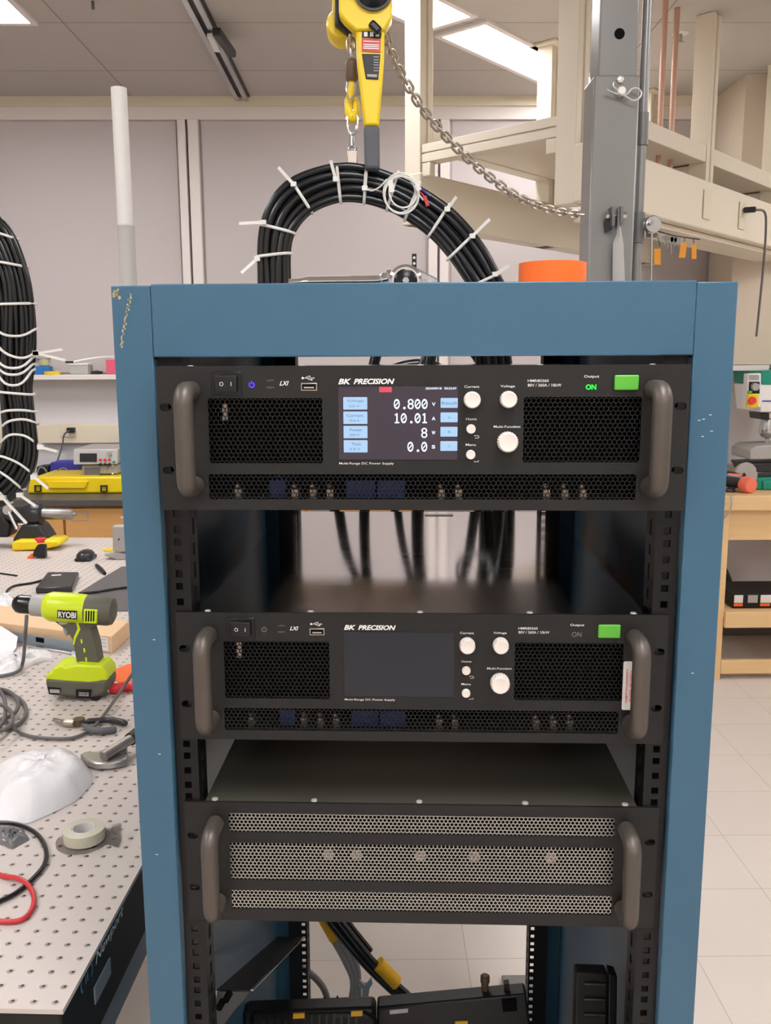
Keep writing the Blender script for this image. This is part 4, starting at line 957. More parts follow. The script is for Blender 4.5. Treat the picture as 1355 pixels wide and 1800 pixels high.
hp([(835,190),(955,200),(952,238),(832,232)], -.0415, -.04).build('symbol_label', 'black', t, world=True)
for x in (858, 895, 930): hp([(x-12,198),(x+10,198),(x+10,226),(x-12,226)], -.0422, -.0413).build('symbol', 'print', t, world=True)
hp([(832,238),(950,242),(948,325),(832,318)], -.0415, -.04).build('warning_label', 'redcable', t, world=True)
f = MB()
for y in (252, 272, 284, 296): f.pp([c2(*p) for p in [(842,y),(940,y+3),(940,y+9),(842,y+6)]], YH, -.0421, -.0413)
f.build('warning_lines', 'print', t, world=True)
hp([(833,332),(948,335),(935,492),(858,488)], -.0425, -.04).build('data_plate', 'blackplastic', t, world=True, bevel=.001)
f = MB()
for y in (350, 368, 384, 400, 418, 436): f.pp([c2(*p) for p in [(905,y),(938,y+1),(937,y+6),(905,y+5)]], YH, -.0432, -.0424)
f.pp([c2(*p) for p in [(865,460),(928,462),(927,478),(866,475)]], YH, -.0432, -.0424)
f.build('plate_lines', 'tapegrey', t, world=True)
MB().tube(spline([(PY(650,0,YH).x, YH+.01, 2.26), (PY(650,0,YH).x, YH+.01, 2.40), (PY(650,0,YH).x+.02, YH+.01, 2.47), (PY(650,0,YH).x, YH+.01, 2.52), (PY(650,0,YH).x-.022, YH+.01, 2.48)]), .008, 12).build('top_hook', 'yellow', t, world=True)
# load chain links and hook
def link_mesh(lp, wd, r):
    pts = []; h_ = (lp-wd)/2
    for i in range(9): a = pi*i/8; pts.append(Vector((h_+wd/2*sin(a)*1.0, wd/2*cos(a), 0)))
    for i in range(9): a = pi*i/8; pts.append(Vector((-h_-wd/2*sin(a), -wd/2*cos(a), 0)))
    return MB().tube(pts, r, 8, closed=True)
LM = None
def chain(path, pitch, parent, wd=.0135, r=.0024, phase=0):
    global LM
    P = resample(path, 400); L_ = [0]
    for a, b in zip(P, P[1:]): L_.append(L_[-1]+(b-a).length)
    n = int(L_[-1]/pitch); mi = THM[root_of(parent)].inverted()
    for i in range(n):
        d_ = (i+.5)*pitch; j = min(range(400), key=lambda k_: abs(L_[k_]-d_)); j = max(1, min(398, j))
        x = (P[j+1]-P[j-1]).normalized(); ref = Vector((0,-1,0)); z = (ref - x*ref.dot(x)).normalized(); y = z.cross(x)
        if (i+phase) % 2: y, z = z, -y
        # faces turn a little, like a slack chain
        m = Matrix((x, y, z)).transposed().to_4x4(); m.translation = P[j]
        if LM is None:
            o = link_mesh(pitch+2*r+.0035, wd, r).build('chain_link', 'nickel', parent); LM = o.data
        else: o = link('chain_link', LM, None, parent, smooth=False)
        o.matrix_basis = mi @ m @ Matrix.Rotation(radians(8), 4, 'X')
chain([PY(614,40,YH-.0), PY(619,106,YH)], .0145, t)
CPX = [(677,52),(680,68),(697,113),(722,159),(748,198),(785,241),(822,278),(864,314),(907,344),(949,363),(992,374),(1024,378)]
YM = 1.90
chain(spline([PY(x, y, YH+.0+(YM-YH)*(i/11)**1.0) for i, (x, y) in enumerate(CPX)], 8), .0145, t, phase=1)
hk = MB().lathe(PY(618,105,YH), (0,0,-1), [(0,.008),(.004,.0115),(.032,.0115),(.036,.009)], 20).build('swivel', 'bakelite', t, world=True)
MB().tube(spline([PY(*c2(770,490),YH), PY(*c2(765,560),YH), PY(*c2(752,620),YH), PY(*c2(752,690),YH), PY(*c2(775,735),YH), PY(*c2(795,690),YH), PY(*c2(797,640),YH), PY(*c2(790,610),YH)], 6), [.005]*6+[.006]*6+[.0075]*6+[.0085]*8+[.0075]*6+[.006]*6+[.0045]*5, 12).build('hook', 'yellow', t, world=True)
MB().tube(spline([PY(*c2(745,510),YH-.01), PY(*c2(740,570),YH-.012), PY(*c2(760,620),YH-.012), PY(*c2(790,580),YH-.012), PY(*c2(798,520),YH-.01)], 6), .0018, 8).build('safety_latch', 'steel', t, world=True)
pts = [PY(*c2(775+33*cos(a)*(1), 760+75*sin(a)), YH-.003) for a in [2*pi*j/28 for j in range(28)]]
ts = thing('quick_link', 'silver quick link joining the hook to the cable arch', 'chain link', PY(619, 225, YH))
MB().tube(pts, .003, 10, closed=True).build('ring', 'chrome', ts, world=True)
MB().tube([PY(*c2(770,840),YH), PY(*c2(772,905),YH)], .0045, 10).build('stem', 'steel', ts, world=True)
pts = [PY(*c2(775+22*cos(a), 925+16*sin(a)), YH-.002) for a in [2*pi*j/20 for j in range(20)]]
MB().tube(pts, .0022, 8, closed=True).build('eye', 'steel', ts, world=True)
hp([(742,930),(806,930),(806,1030),(742,1030)], -.006, .006).build('lug', 'nickel', ts, world=True, bevel=.002)

# ================================================================== GREY MAST
t = thing('crane_mast', 'grey square steel crane mast with pinned sleeve right of the chain', 'mast', (PY(1075,300,YM).x+.0, YM+.05, 0))
c4 = lambda x, y: (1000+x/3.6, y/3.6)
yf = YM
xa, xb = PY(*c4(150, 800), yf).x, PY(*c4(440, 800), yf).x
zs1 = PY(*c4(300, 472), yf).z
MB().box(xa, xb, yf, yf+.09, .01, zs1).build('sleeve', 'mast', t, world=True, bevel=.004)
xi, xj = PY(*c4(205, 213), yf+.008).x, PY(*c4(440, 213), yf+.008).x
m_ = MB().box(xi-.004, xj, yf+.008, yf+.082, zs1-.1, 2.75).build('inner_tube', 'mast', t, world=True, bevel=.004)
MB().lathe(PY(*c4(320, 213), yf+.0075), (0,1,0), [(0,.0105),(.002,.0105)], 24).build('pin_hole', 'dark', t, world=True)
hx = PY(650, 0, YH).x
MB().bar((xa+.04, yf+.045, 2.6), (hx-.1, YH+.02, 2.6), .06, .08).build('boom', 'mast', t, world=True, bevel=.004)
MB().tube([Vector((hx+.02*cos(a), YH+.01, 2.535+.03*sin(a))) for a in [2*pi*i/24 for i in range(24)]], .004, 10, closed=True).build('boom_eye', 'steel', t, world=True)
MB().box(xa-.12, xb+.12, yf-.1, yf+.2, 0, .012).build('base_plate', 'mast', t, world=True, bevel=.003)
xc = PY(*c4(478, 700), yf+.03).x
MB().cyl((xc, yf+.04, .013), (xc, yf+.04, 2.7), .0095).build('side_tube', 'mast', t, world=True)
for y0, y1 in ((708, 915), (1342, 1535)):
    MB().cyl((xc, yf+.04, PY(*c4(480,y1),yf+.03).z), (xc, yf+.04, PY(*c4(480,y0),yf+.03).z), .0125).build('collar', 'mastdark', t, world=True)
MB().box(xb+.001, xc, yf+.035, yf+.045, PY(1100,426,yf).z, PY(1100,198,yf).z).build('web', 'mastdark', t, world=True)
Q4 = lambda x, y, dy: PY(*c4(x, y), yf+dy)
MB().lathe(Q4(318,590,0), (0,-1,0), [(0,.009),(.018,.009),(.02,.007)], 18).build('hitch_pin', 'zincplate', t, world=True)
MB().lathe(Q4(322,507,0), (0,-1,0), [(0,.007),(.006,.007),(.007,.005)], 6).build('bolt_head', 'zincplate', t, world=True)
MB().tube(spline([Q4(240,568,-.016), Q4(290,590,-.016), Q4(350,605,-.016), Q4(400,635,-.016), Q4(440,625,-.016), Q4(458,590,-.016), Q4(435,560,-.016), Q4(400,562,-.016), Q4(370,592,-.016), Q4(340,600,-.016)], 6), .0018, 8).build('hairpin_clip', 'zincplate', t, world=True)
MB().tube(spline([Q4(282,520,-.014), Q4(280,545,-.014), Q4(300,565,-.014)], 6), .0018, 8).build('pin_wire', 'zincplate', t, world=True)
for x in (282, 335): MB().pp([c4(*p) for p in [(x-9,1305),(x+9,1305),(x+9,1420),(x-9,1430)]], yf, -.03, 0).build('strap_bracket', 'mastdark', t, world=True)
for x in (245, 348): MB().lathe(Q4(x,1362,-.015), (1,0,0), [(-.004,.007),(.004,.007)], 6).build('bracket_nut', 'steel', t, world=True)
MB().cyl(Q4(235,1362,-.015), Q4(358,1362,-.015), .003).build('bracket_bolt', 'steel', t, world=True)
MB().pp([c4(*p) for p in [(225,1400),(262,1385),(275,1450),(235,1470)]], yf, -.012, 0).build('stop_block', 'tooldark', t, world=True)
tb = thing('lifting_strap', 'pale webbing strap hanging from the mast bracket', 'strap', Q4(315,1800,-.02))
ring = []
for (x, y, wd) in ((313,1310,9), (313,1400,10), (318,1480,16), (312,1540,34), (312,1640,36), (315,1800,40)): ring.append((x, y, wd))
f = MB(); vs = []; fs = []
for x, y, wd in ring:
    a, b = Q4(x-wd, y, -.022), Q4(x+wd, y, -.022); m2 = (a+b)/2
    vs += [a, m2+Vector((0,-.006,0)), b, m2+Vector((0,.006,0))]
for i in range(len(ring)-1): fs += [(i*4+k_, i*4+(k_+1)%4, i*4+4+(k_+1)%4, i*4+4+k_) for k_ in range(4)]
fs += [(0,1,2,3), tuple(range(len(vs)-4, len(vs)))]
f.add(vs, fs).build('webbing', 'tapegrey', tb, world=True, angle=60)
tb = thing('cable_pulley', 'bright steel pulley at the right side of the mast', 'pulley', Q4(520,1430,.02))
MB().lathe(Q4(520,1425,.02), (0,-1,0), [(0,.016),(.004,.018),(.008,.013),(.012,.018),(.016,.016)], 24).build('wheel', 'steel', tb, world=True)
MB().pp([c4(*p) for p in [(495,1380),(545,1375),(555,1500),(495,1500)]], yf, .03, .04).build('side_plate', 'mastdark', tb, world=True)
MB().lathe(Q4(518,1410,0), (0,-1,0), [(0,.005),(.006,.005)], 6).build('nut', 'chrome', tb, world=True)
MB().tube([Q4(525,1450,.008), Q4(520,1820,.008)], .002, 8).build('rope', 'steel', tb, world=True)

# ================================================================== RACK
RTH = -.0453
RC = Matrix.Rotation(RTH, 4, 'Z') @ Vector((.0034, .8437, 0))
RM = Matrix.Translation(RC) @ Matrix.Rotation(RTH, 4, 'Z')
zTop = 1.671; zBeam = 1.6045
t = thing('equipment_rack', 'blue steel open equipment rack holding three black units', 'rack', RM)
RK = t
HW, IW, RD = .2865, .2495, .76
for s in (-1, 1):
    xo, xi = s*HW, s*IW
    a, b = sorted((xo, xi))
    f = MB().box(a, b, -.006, -.002, 0, zTop-.0012)                          # front face
    o_, p_ = sorted((xo, xo-s*.003)); f.box(o_, p_, -.0021, .05, 0, zTop-.0012)
    o_, p_ = sorted((xi, xi+s*.003)); f.box(o_, p_, -.0021, .028, 0, zBeam-.001)
    f.build('post', 'blue', t, bevel=.0012)
    o_, p_ = sorted((xo-s*.004, xo-s*.006)); MB().box(o_, p_, .05, RD, .0, zTop-.03).build('side_panel', 'blue', t, smooth=False)
    f = MB().box(a, b, RD, RD+.004, 0, zTop-.03); f.build('rear_post', 'blue', t)
MB().box(-IW+.0005, IW-.0005, -.0075, -.004, zBeam, zTop).box(-IW, IW, -.0045, .04, zTop-.003, zTop).box(-IW, IW, -.0045, .02, zBeam, zBeam+.003).build('top_beam', 'blue', t, bevel=.0012)
MB().box(-HW, HW, .041, RD, zTop-.028, zTop-.025).build('top_panel', 'blue', t)
MB().box(-HW+.01, HW-.01, .0, RD, .06, .09).build('base_panel', 'blue', t)
# front rails with holes, side flange with slots
def rail(y, s, flat_w, name, holes_side=True, x_in=.2255):
    zs_ = []; z = .15
    while z < 1.56:
        zs_ += [z, z+.0159, z+.0318]; z += .04445
    x0, x1 = sorted((s*x_in, s*(x_in+flat_w))); xm_ = s*(x_in+.0113); lo_, hi_ = .09, zTop-.04
    def strip_(holes, w_, a0, a1, am, put):              # a flat strip pierced by square holes
        put(a0, am-w_, lo_, hi_); put(am+w_, a1, lo_, hi_); z_ = lo_
        for h0, h1 in holes: put(am-w_, am+w_, z_, h0); z_ = h1
        put(am-w_, am+w_, z_, hi_)
    f = MB(); strip_([(z-.0035, z+.0035) for z in zs_], .0035, x0, x1, xm_, lambda p, q, c_, d_: f.box(p, q, y, y+.002, c_, d_))
    ra = f.build(name, 'black', t, smooth=False)
    d0, d1 = (.0022, .034) if y < .3 else (-.034, -.0005)
    hs = []
    for z in zs_[::3]: hs += [(z-.008, z+.008), (z+.0165, z+.0275)]
    g = MB(); strip_(hs, .004, y+d0, y+d1, y+(d0+d1)/2, lambda p, q, c_, d_: g.box(*sorted((s*x_in, s*(x_in+.002))), p, q, c_, d_))
    g.build('rail_flange', 'black', ra, smooth=False)
for s in (-1, 1):
    rail(.0035, s, .0225, 'front_rail'); rail(.70, s, .04, 'rear_rail', x_in=.207)
    o_, p_ = sorted((s*.246, s*.280)); MB().box(o_, p_, .0295, .06, .09, zTop-.03).build('rail_spacer', 'black', t)
# paint chips on the left post
f = MB(); random.seed(11)
for (x, z, r) in [(-.2845+random.uniform(0,.006), zTop-.004-random.uniform(0,.008), random.uniform(.0008,.0024)) for _ in range(14)] + \
        [(-.268-.012*q_+random.uniform(-.0012,.0012), zTop-.008-.05*q_, random.uniform(.0005,.0014)) for q_ in [i/34 for i in range(34)]]:
    if x-r < -HW: continue
    n = random.randint(5, 7); pts = [(x+r*random.uniform(.5,1)*cos(2*pi*i/n), z+1.4*r*random.uniform(.5,1)*sin(2*pi*i/n)) for i in range(n)]
    pts = [(max(-HW+.0002, a), min(zTop-.002, b)) for a, b in pts]
    f.prism([(a, -.0064, b) for a, b in pts], [(a, -.0059, b) for a, b in pts])
f.build('paint_chips', 'chip', t, smooth=False)
f = MB()
for (x, z) in ((.258,1.545),(.262,1.546),(.268,1.550),(.262,1.53),(.27,1.535),(-.262,1.21),(-.27,1.1),(.265,1.30),(-.262,1.33)):
    f.box(x-.0011, x+.0011, -.0063, -.0059, z-.0003, z+.0003)
f.build('paint_scuffs', 'print', t, smooth=False)

# ------------------------------------------------------------------ rack units
mm = .001
def handle(s, t):
    x = s*.2085; r = .0086; z0, z1 = .0235, .1105; yf_ = -.033
    pts = [(x,-.002,z0)]
    for i in range(7): a = pi/2*i/6; pts.append((x, yf_+.012-.012*sin(a), z0+.012-.012*cos(a)) if False else (x, yf_+.012*(1-sin(a)), z0+.012*(1-cos(a))))
    for i in range(7): a = pi/2*i/6; pts.append((x, yf_+.012*(1-cos(a)), z1-.012*(1-sin(a))))
    pts.append((x,-.002,z1))
    h_ = MB().tube(pts, r, 20, up=(1,0,0)).build('handle', 'handle', t)
    return h_
def ear_slots():
    o_ = []
    for x in (-233.6, 233.6):
        for z in (37.2, 95.2): o_.append(rrect((x-5.4)*mm, (x+5.4)*mm, (z-3.6)*mm, (z+3.6)*mm, .0035, 6))
    return o_
def chassis(t, dep, hw, topmat, sidemat, h_=.1315, z0=.001):
    MB().box(-hw, hw, .0035, dep, h_-.0012, h_).build('top_cover', topmat, t, smooth=False)
    MB().box(-hw, hw, .0035, dep, z0, z0+.0012).build('bottom_cover', sidemat, t, smooth=False)
    for s in (-1, 1):
        a, b = sorted((s*hw, s*(hw-.0012))); MB().box(a, b, .0035, dep, z0+.0013, h_-.0013).build('side_cover', sidemat, t, smooth=False)
    MB().box(-hw, hw, dep, dep+.0012, z0, h_).build('rear_cover', 'black', t, smooth=False)
    for x in (-.211, -.108, 0, .108, .209):
        MB().lathe((x, .008, h_), (0,0,1), [(0,.0034),(.0012,.003),(.0016,.0014)], 12).build('screw', 'zincplate', t)
def P1(*ms, **k): return ms
def supply(m, on, label, topmat):
    t = thing('power_supply', label, 'power supply', m, 'matching programmable power supplies in the rack')
    gl = rrect(-.1945, -.0895, .0437, .1033, .002); gr = rrect(.0933, .1990, .0445, .1038, .002); gb = rrect(-.1962, .1968, .0100, .0335, .0015)
    plate('front_panel', [rrect(-.2413, .2413, 0, .1325, .0012)]+ear_slots()+[gl, gr, gb], .003, 0, 'blackpanel', t, bevel=.0003)
    for g in ((-.1965,-.0875,.0420,.1050), (.0915,.2010,.0425,.1055), (-.198,.1985,.0085,.0350)):
        grille('vent_grille', *g, .0016, .0012, 4.35*mm, .8*mm, 'grilleblack', t)
    chassis(t, .605, .2205, topmat, 'covermetal')
    # inside, seen through the grilles
    MB().box(-.21, .21, .012, .30, .006, .008).build('circuit_board', mat('pcb', S(38,44,36), .5) if 'pcb' not in bpy.data.materials else bpy.data.materials['pcb'], t, smooth=False)
    zb_ = .0082
    for x0, x1, h_ in ((-.143,-.127,.018), (-.070,-.042,.018), (-.0405,-.014,.018)):
        MB().box(x0, x1, .016, .05, zb_, zb_+h_).build('capacitor_block', 'intblue', t, bevel=.001)
    for x in (-.172, -.118, -.101, -.085, .02, .036, .118, .135, .152):
        f = MB(); f.box(x-.003, x+.003, .014, .03, zb_, zb_+.009); f.sph((x-.001, .018, zb_+.012), .0028, n=10, m=6)
        f.build('terminal', 'nickel', t)
    MB().box(-.184, -.179, .012, .014, .082, .098).build('bracket_tab', 'nickel', t)
    MB().box(-.21, .21, .06, .062, .009, .12).build('baffle', 'dark', t, smooth=False)
    # switch
    MB().box(-.1905, -.1625, -.0012, 0, .1065, .1275).build('switch_bezel', 'blackgloss', t, bevel=.0006)
    ro = MB().box(-.1868, -.1662, -.0045, -.0010, .1093, .1240, Matrix.Translation((-.1765,-.002,.1166)) @ Matrix.Rotation(radians(-7), 4, 'Z') @ Matrix.Translation((.1765,.002,-.1166))).build('rocker_switch', 'blackplastic', t, bevel=.0008)
    join_meshes('switch_marking', [arc2d(-.1803, .1164, .0016, .0005, 0, 360, 20), rod2d(-.1712, .1146, -.1712, .1182, .0006)], 'print', ro, m=Matrix.Translation((-.1765,-.0052,.1166)) @ Matrix.Rotation(radians(-7), 4, 'Z') @ Matrix.Translation((.1765,0,-.1166)) @ XZ)
    join_meshes('power_symbol', [arc2d(-.1535, .1155, .0023, .0007 if not on else .0011, -235, 55, 20), rod2d(-.1535, .1160, -.1535, .1188, .0007 if not on else .0011)], 'ledblue' if on else 'printgrey', t, off=-.0002)
    # small markings
    tx = lambda s, x0, x1, z, h_, **k: fit_text(s, x0*mm, x1*mm, z*mm, h_*mm, **k)
    join_meshes('status_lettering', [tx('LAN', -139.5, -133.5, 119.5, 1.6), tx('REM', -139.5, -133.0, 113.0, 1.6)], 'printgrey', t, off=-.0002)
    ws = [tx('LXI', -128.0, -119.5, 116.8, 4.0, bold=.02, shear=.35)]
    join_meshes('usb_symbol', [rod2d(-.1070, .1214, -.0962, .1214, .0005), poly_mesh(circ(-.1068, .1214, .0011, 10)), poly_mesh([(-.0958,.1214),(-.0972,.1206),(-.0972,.1222)]), rod2d(-.1045,.1214,-.1025,.1230,.0004), rod2d(-.1025,.1230,-.1008,.1230,.0004), poly_mesh(circ(-.1003,.1230,.0006,8)), rod2d(-.1030,.1214,-.1010,.1199,.0004), rod2d(-.1010,.1199,-.0992,.1199,.0004), poly_mesh([(-.0992,.1193),(-.0980,.1193),(-.0980,.1205),(-.0992,.1205)])], 'print', t, off=-.00025)
    ws += [tx('Multi-Range DC Power Supply', -74.6, -24.4, 43.4, 2.6, bold=.004), tx('Current', 39.5, 53.0, 113.3, 2.3, bold=.006), tx('Voltage', 72, 85, 113.3, 2.8, bold=.006),
           tx('Home', 41.3, 50.9, 84.2, 2.2, bold=.006), tx('Menu', 41.3, 50.4, 60.8, 2.2, bold=.006), tx('Multi-Function', 66.5, 90.5, 77.2, 2.2, bold=.006),
           tx('HMR80360', 96.3, 115, 118.4, 2.4, bold=.006), tx('80V / 360A / 10kW', 96.4, 126.5, 114.4, 2.6, bold=.006), tx('Output', 146.5, 160, 121.8, 3.0, bold=.006)]
    join_meshes('back_symbol', [rod2d(.0497,.0690,.0522,.0690,.0004), rod2d(.0497,.0668,.0522,.0668,.0004), arc2d(.0522,.0679,.0011,.0004,-90,90,8), poly_mesh([(.0497,.0697),(.0490,.0690),(.0497,.0683)])], 'print', t, off=-.00025)
    join_meshes('enter_symbol', [
           rod2d(.0495,.0452,.0530,.0452,.0004), rod2d(.0530,.0452,.0530,.0466,.0004), poly_mesh([(.0497,.0459),(.0490,.0452),(.0497,.0445)])], 'print', t, off=-.00025)
    for w_ in ws:
        join_meshes('printed_label', [w_], 'print', t, off=-.00025)
    join_meshes('brand_lettering', [tx('BK', -74.6, -62.8, 118.2, 5.0, bold=.035, shear=.3), tx('PRECISION', -60.6, -23.5, 118.2, 5.0, bold=.035, shear=.3)], 'print', t, off=-.00035)
    up = MB().box(-.1085, -.0938, -.0006, .0, .1100, .1170).build('usb_port', 'nickel', t, bevel=.0004)
    MB().box(-.1075, -.0948, -.0009, -.0005, .1110, .1160).build('usb_recess', 'dark', up)
    MB().box(-.1058, -.0966, -.0012, -.0008, .1122, .1135).build('usb_tongue', 'tapegrey', up)
    # screen
    sc = MB().box(-.0747, .0337, -.0005, .0, .0472, .1136).build('screen', 'scrbg' if on else 'scroff', t, smooth=False)
    if on:
        for i in range(4):
            join_meshes('screen_key', [poly_mesh(rrect(-.0702, -.0483, (92.9-13.03*i)*mm, (104.2-13.03*i)*mm, .0007, 3))], 'scrk', sc, off=-.0006)
            join_meshes('screen_key', [poly_mesh(rrect(.0182, .0337, (94.3-13.03*i)*mm, (103.2-13.03*i)*mm, .0007, 3))], 'scrk', sc, off=-.0006)
        kt = []
        for i, (a, b) in enumerate((('Voltage', '5.0 V'), ('Current', '10.0 A'), ('Power', '2000 W'), ('Time', '0.0 S'))):
            wd = {0: (-67, -51.5), 1: (-67, -52), 2: (-64.5, -53), 3: (-63, -54.5)}[i]
            kt += [tx(a, *wd, 100.6-13.03*i, 2.6), tx(b, -64.8, -55.5, 96.0-13.03*i, 1.8)]
        kt += [tx('Recall', 19.3, 32.6, 98.6, 2.6)] + [tx(c_, 25.2, 27.2, 98.6-13.03*(i+1), 2.0) for i, c_ in enumerate('ABC')]
        for w_ in kt: join_meshes('screen_key_text', [w_], 'scrt', sc, off=-.0007)
        def digits(s, xr, z):
            out = []; x = xr
            for ch in s[::-1]:
                if ch == '.': out.append(poly_mesh(circ(x-.0025, z-.0036, .0012, 12))); 
                elif ch == '0':
                    out += [arc2d(0,0,.0029,.0013,0,360,24)]; me = out[-1]
                    for v_ in me.vertices: v_.co.x = v_.co.x*.78 + x-.0031; v_.co.y = v_.co.y*1.30 + z
                    out.append(rod2d(x-.0044, z-.0016, x-.0018, z+.0016, .0010))
                elif ch == '1':
                    out += [rod2d(x-.0030, z-.0043, x-.0030, z+.0044, .0013), rod2d(x-.0050, z-.0040, x-.0008, z-.0040, .0012), rod2d(x-.0048, z+.0028, x-.0028, z+.0042, .0012)]
                elif ch == '8':
                    for r_, zz_ in ((.0019, .0021), (.0021, -.0020)):
                        me = arc2d(0,0,r_,.0012,0,360,22)
                        for v_ in me.vertices: v_.co.x = v_.co.x*1.05+x-.0031; v_.co.y += z+zz_
                        out.append(me)
                x -= .0063
            return out
        nm = digits('0.800', .0068, .0978) + digits('10.01', .0068, .0850) + digits('8', .0066, .0717) + digits('0.0', .0066, .0590)
        for i, c_ in enumerate('VAWS'): nm.append(tx(c_, 10.3, 13.6, 97.6-12.9*i, 3.2, bold=.03))
        nm += [tx('2024/09/18', 4.5, 19, 111.8, 1.9, bold=.02), tx('03:23:07', 21.5, 32.5, 111.8, 1.9, bold=.02)]
        join_meshes('screen_readout', nm, 'scrw', sc, off=-.0007)
        join_meshes('screen_status', [poly_mesh(rrect(-.0374, -.0260, .1085, .1133, .0004, 3))], 'scrred', sc, off=-.0006)
        join_meshes('screen_status_text', [tx('CC', -33.2, -30.2, 110.8, 1.4)], 'redcable', sc, off=-.0007)
    # knobs
    def knob(x, z, r, h_, fl=24):
        prof = []
        ring = lambda rr, y: [(x*mm+rr*(1+.035*cos(a*fl) if fl else 1)*cos(a), y, z*mm+rr*(1+.035*cos(a*fl) if fl else 1)*sin(a)) for a in [2*pi*i/96 for i in range(96)]]
        R0 = r*mm
        levels = [(R0*1.02, -.0003), (R0, -h_*mm*.82), (R0*.94, -h_*mm*.95), (R0*.86, -h_*mm), (R0*.80, -h_*mm*.985)]
        vs = []; fs = []
        for rr, y in levels: vs += ring(rr, y)
        for i in range(len(levels)-1): fs += [(i*96+k_, i*96+(k_+1)%96, (i+1)*96+(k_+1)%96, (i+1)*96+k_) for k_ in range(96)]
        fs += [tuple(range((len(levels)-1)*96, len(levels)*96)), tuple(range(96))[::-1]]
        return MB().add(vs, fs)
    knob(46.5, 101.5, 7.4, 9.5).build('knob', 'knob', t); knob(79.1, 101.8, 7.4, 9.5).build('knob', 'knob', t); knob(78.9, 63.6, 9.0, 12).build('knob', 'knob', t)
    knob(45.9, 75.2, 4.2, 3.5, 0).build('push_button', 'knob', t); knob(45.9, 51.8, 4.2, 3.5, 0).build('push_button', 'knob', t)
    MB().box(.1733, .1948, -.0035, 0, .1098, .1232).build('output_button', 'green', t, bevel=.0012)
    join_meshes('output_indicator', [tx('ON', 148.3, 157.6, 112.6, 4.8, bold=.03 if on else .0)], 'ledgreen' if on else 'printgrey', t, off=-.0003)
    for s in (-1, 1): handle(s, t)
    return t
z1b = 1.5964-.1325; z2b = 1.3564-.1325; z3b = 1.1555-.1325
supply(RM @ Matrix.Translation((0, -.0295, z1b)), True, 'topmost black power supply in the rack, its screen lit with readings', 'zinc')
u2 = supply(RM @ Matrix.Translation((0, 0, z2b)), False, 'middle black power supply in the rack, its screen dark, sticker at right', 'zinc')
MB().box(.01, .055, .565, .580, .1321, .1323).build('label_reflection', 'white', u2, smooth=False)  # white strip laid on the cover as the mirrored image of a label
# asset sticker on unit 2
st = plate('asset_sticker', [rrect(.1995, .2155, .0355, .0855, .0015)], .0003, -.0004, 'white', u2)
rotm = lambda x, z: Matrix.Translation((x, -.0006, z)) @ XZ @ Matrix.Rotation(pi/2, 4, 'Z')
for s_, x in (('HAMPTON UNIVERSITY', .2035), ('FEDERAL PROPERTY', .2072)):
    join_meshes('sticker_lettering', [fit_text(s_, -.0175 if 'H' == s_[0] else -.0165, .0175 if 'H' == s_[0] else .0160, 0, .0022, bold=.01)], 'red', st, m=rotm(x, .0605))
random.seed(2); bs = []; z = .040
while z < .080:
    w_ = random.choice((.0003, .0006, .0009)); bs.append(poly_mesh([(.2100, z), (.2135, z), (.2135, z+w_), (.2100, z+w_)])); z += w_+random.choice((.0004, .0007))
join_meshes('barcode', bs, 'black', st, off=-.0007)
# unit 3
t = thing('grille_panel_unit', 'bottom black rack unit with three long silver mesh grilles', 'rack unit', RM @ Matrix.Translation((0, 0, z3b)))
gs = [(-.1955,.1975,.0997,.1208), (-.1957,.1980,.0463,.0880), (-.1955,.1982,.0131,.0350)]
plate('front_panel', [rrect(-.2413, .2413, 0, .1325, .0012)]+ear_slots()+[rrect(*g, .002) for g in gs], .003, 0, 'blackpanel', t, bevel=.0003)
for g in gs: grille('vent_grille', g[0]-.0015, g[1]+.0015, g[2]-.0015, g[3]+.0015, .0014, .0012, 4.15*mm, .95*mm, 'grillesilver', t)
chassis(t, .60, .2203, 'darkmetal', 'darkmetal')
for x in (-.095, -.065, .001, .058, .137): MB().lathe((x, .014, .068), (0,1,0), [(0,.006),(.01,.006)], 16).build('inner_stud', 'nickel', t)
MB().box(-.21, .21, .05, .052, .002, .125).build('baffle', 'dark', t, smooth=False)
for s in (-1, 1): handle(s, t)

# ------------------------------------------------------------------ on top of the rack
R_ = lambda x, y, z: RM @ Vector((x, y, z))
tz = zTop-.025
def py_on(px, py, yr):     # point seen at px,py on the rack-depth plane yr
    d_ = ray(px, py); nrm = (RM.to_3x3() @ Vector((0,1,0))); o_ = R_(0, yr, 0)
    k_ = (o_-CC).dot(nrm)/d_.dot(nrm); return CC + d_*k_
t = thing('ratchet_wrench', 'chrome ratchet wrench resting on top of the rack', 'wrench', py_on(640, 492, .1))
za_ = py_on(520, 494, .1)
MB().tube(spline([py_on(508,497,.1), py_on(560,495,.1), py_on(650,494,.1), py_on(672,492,.1), py_on(690,487,.1)], 6), [.004]*4+[.0055]*14+[.007]*4+[.009]*3, 16).build('handle', 'chrome', t, world=True)
c_ = py_on(712, 496, .1)
MB().lathe(c_+Vector((0,-.012,0)), (0,1,0), [(0,.014),(.003,.017),(.02,.017),(.023,.014)], 28).build('head', 'chrome', t, world=True)
MB().lathe(c_+Vector((0,-.012,0)), (0,-1,0), [(0,.012),(.003,.012),(.004,.010)], 24).build('cover', 'blackgloss', t, world=True)
MB().lathe(c_+Vector((0,-.016,0)), (0,-1,0), [(0,.004),(.004,.0035)], 6).build('selector', 'steel', t, world=True)
f = MB().tube(spline([py_on(718,475,.13), py_on(735,484,.13), py_on(755,494,.13), py_on(766,500,.13)]), .006, 8); 
tag(f.build('plastic_bag', 'clear'), 'twisted clear plastic strip behind the wrench head', 'plastic strip')
q = py_on(980, 480, .16); rz_ = (py_on(1041, 480, .16)-py_on(919, 480, .16)).length/2
h_ = py_on(980, 464, .16).z+.003-tz
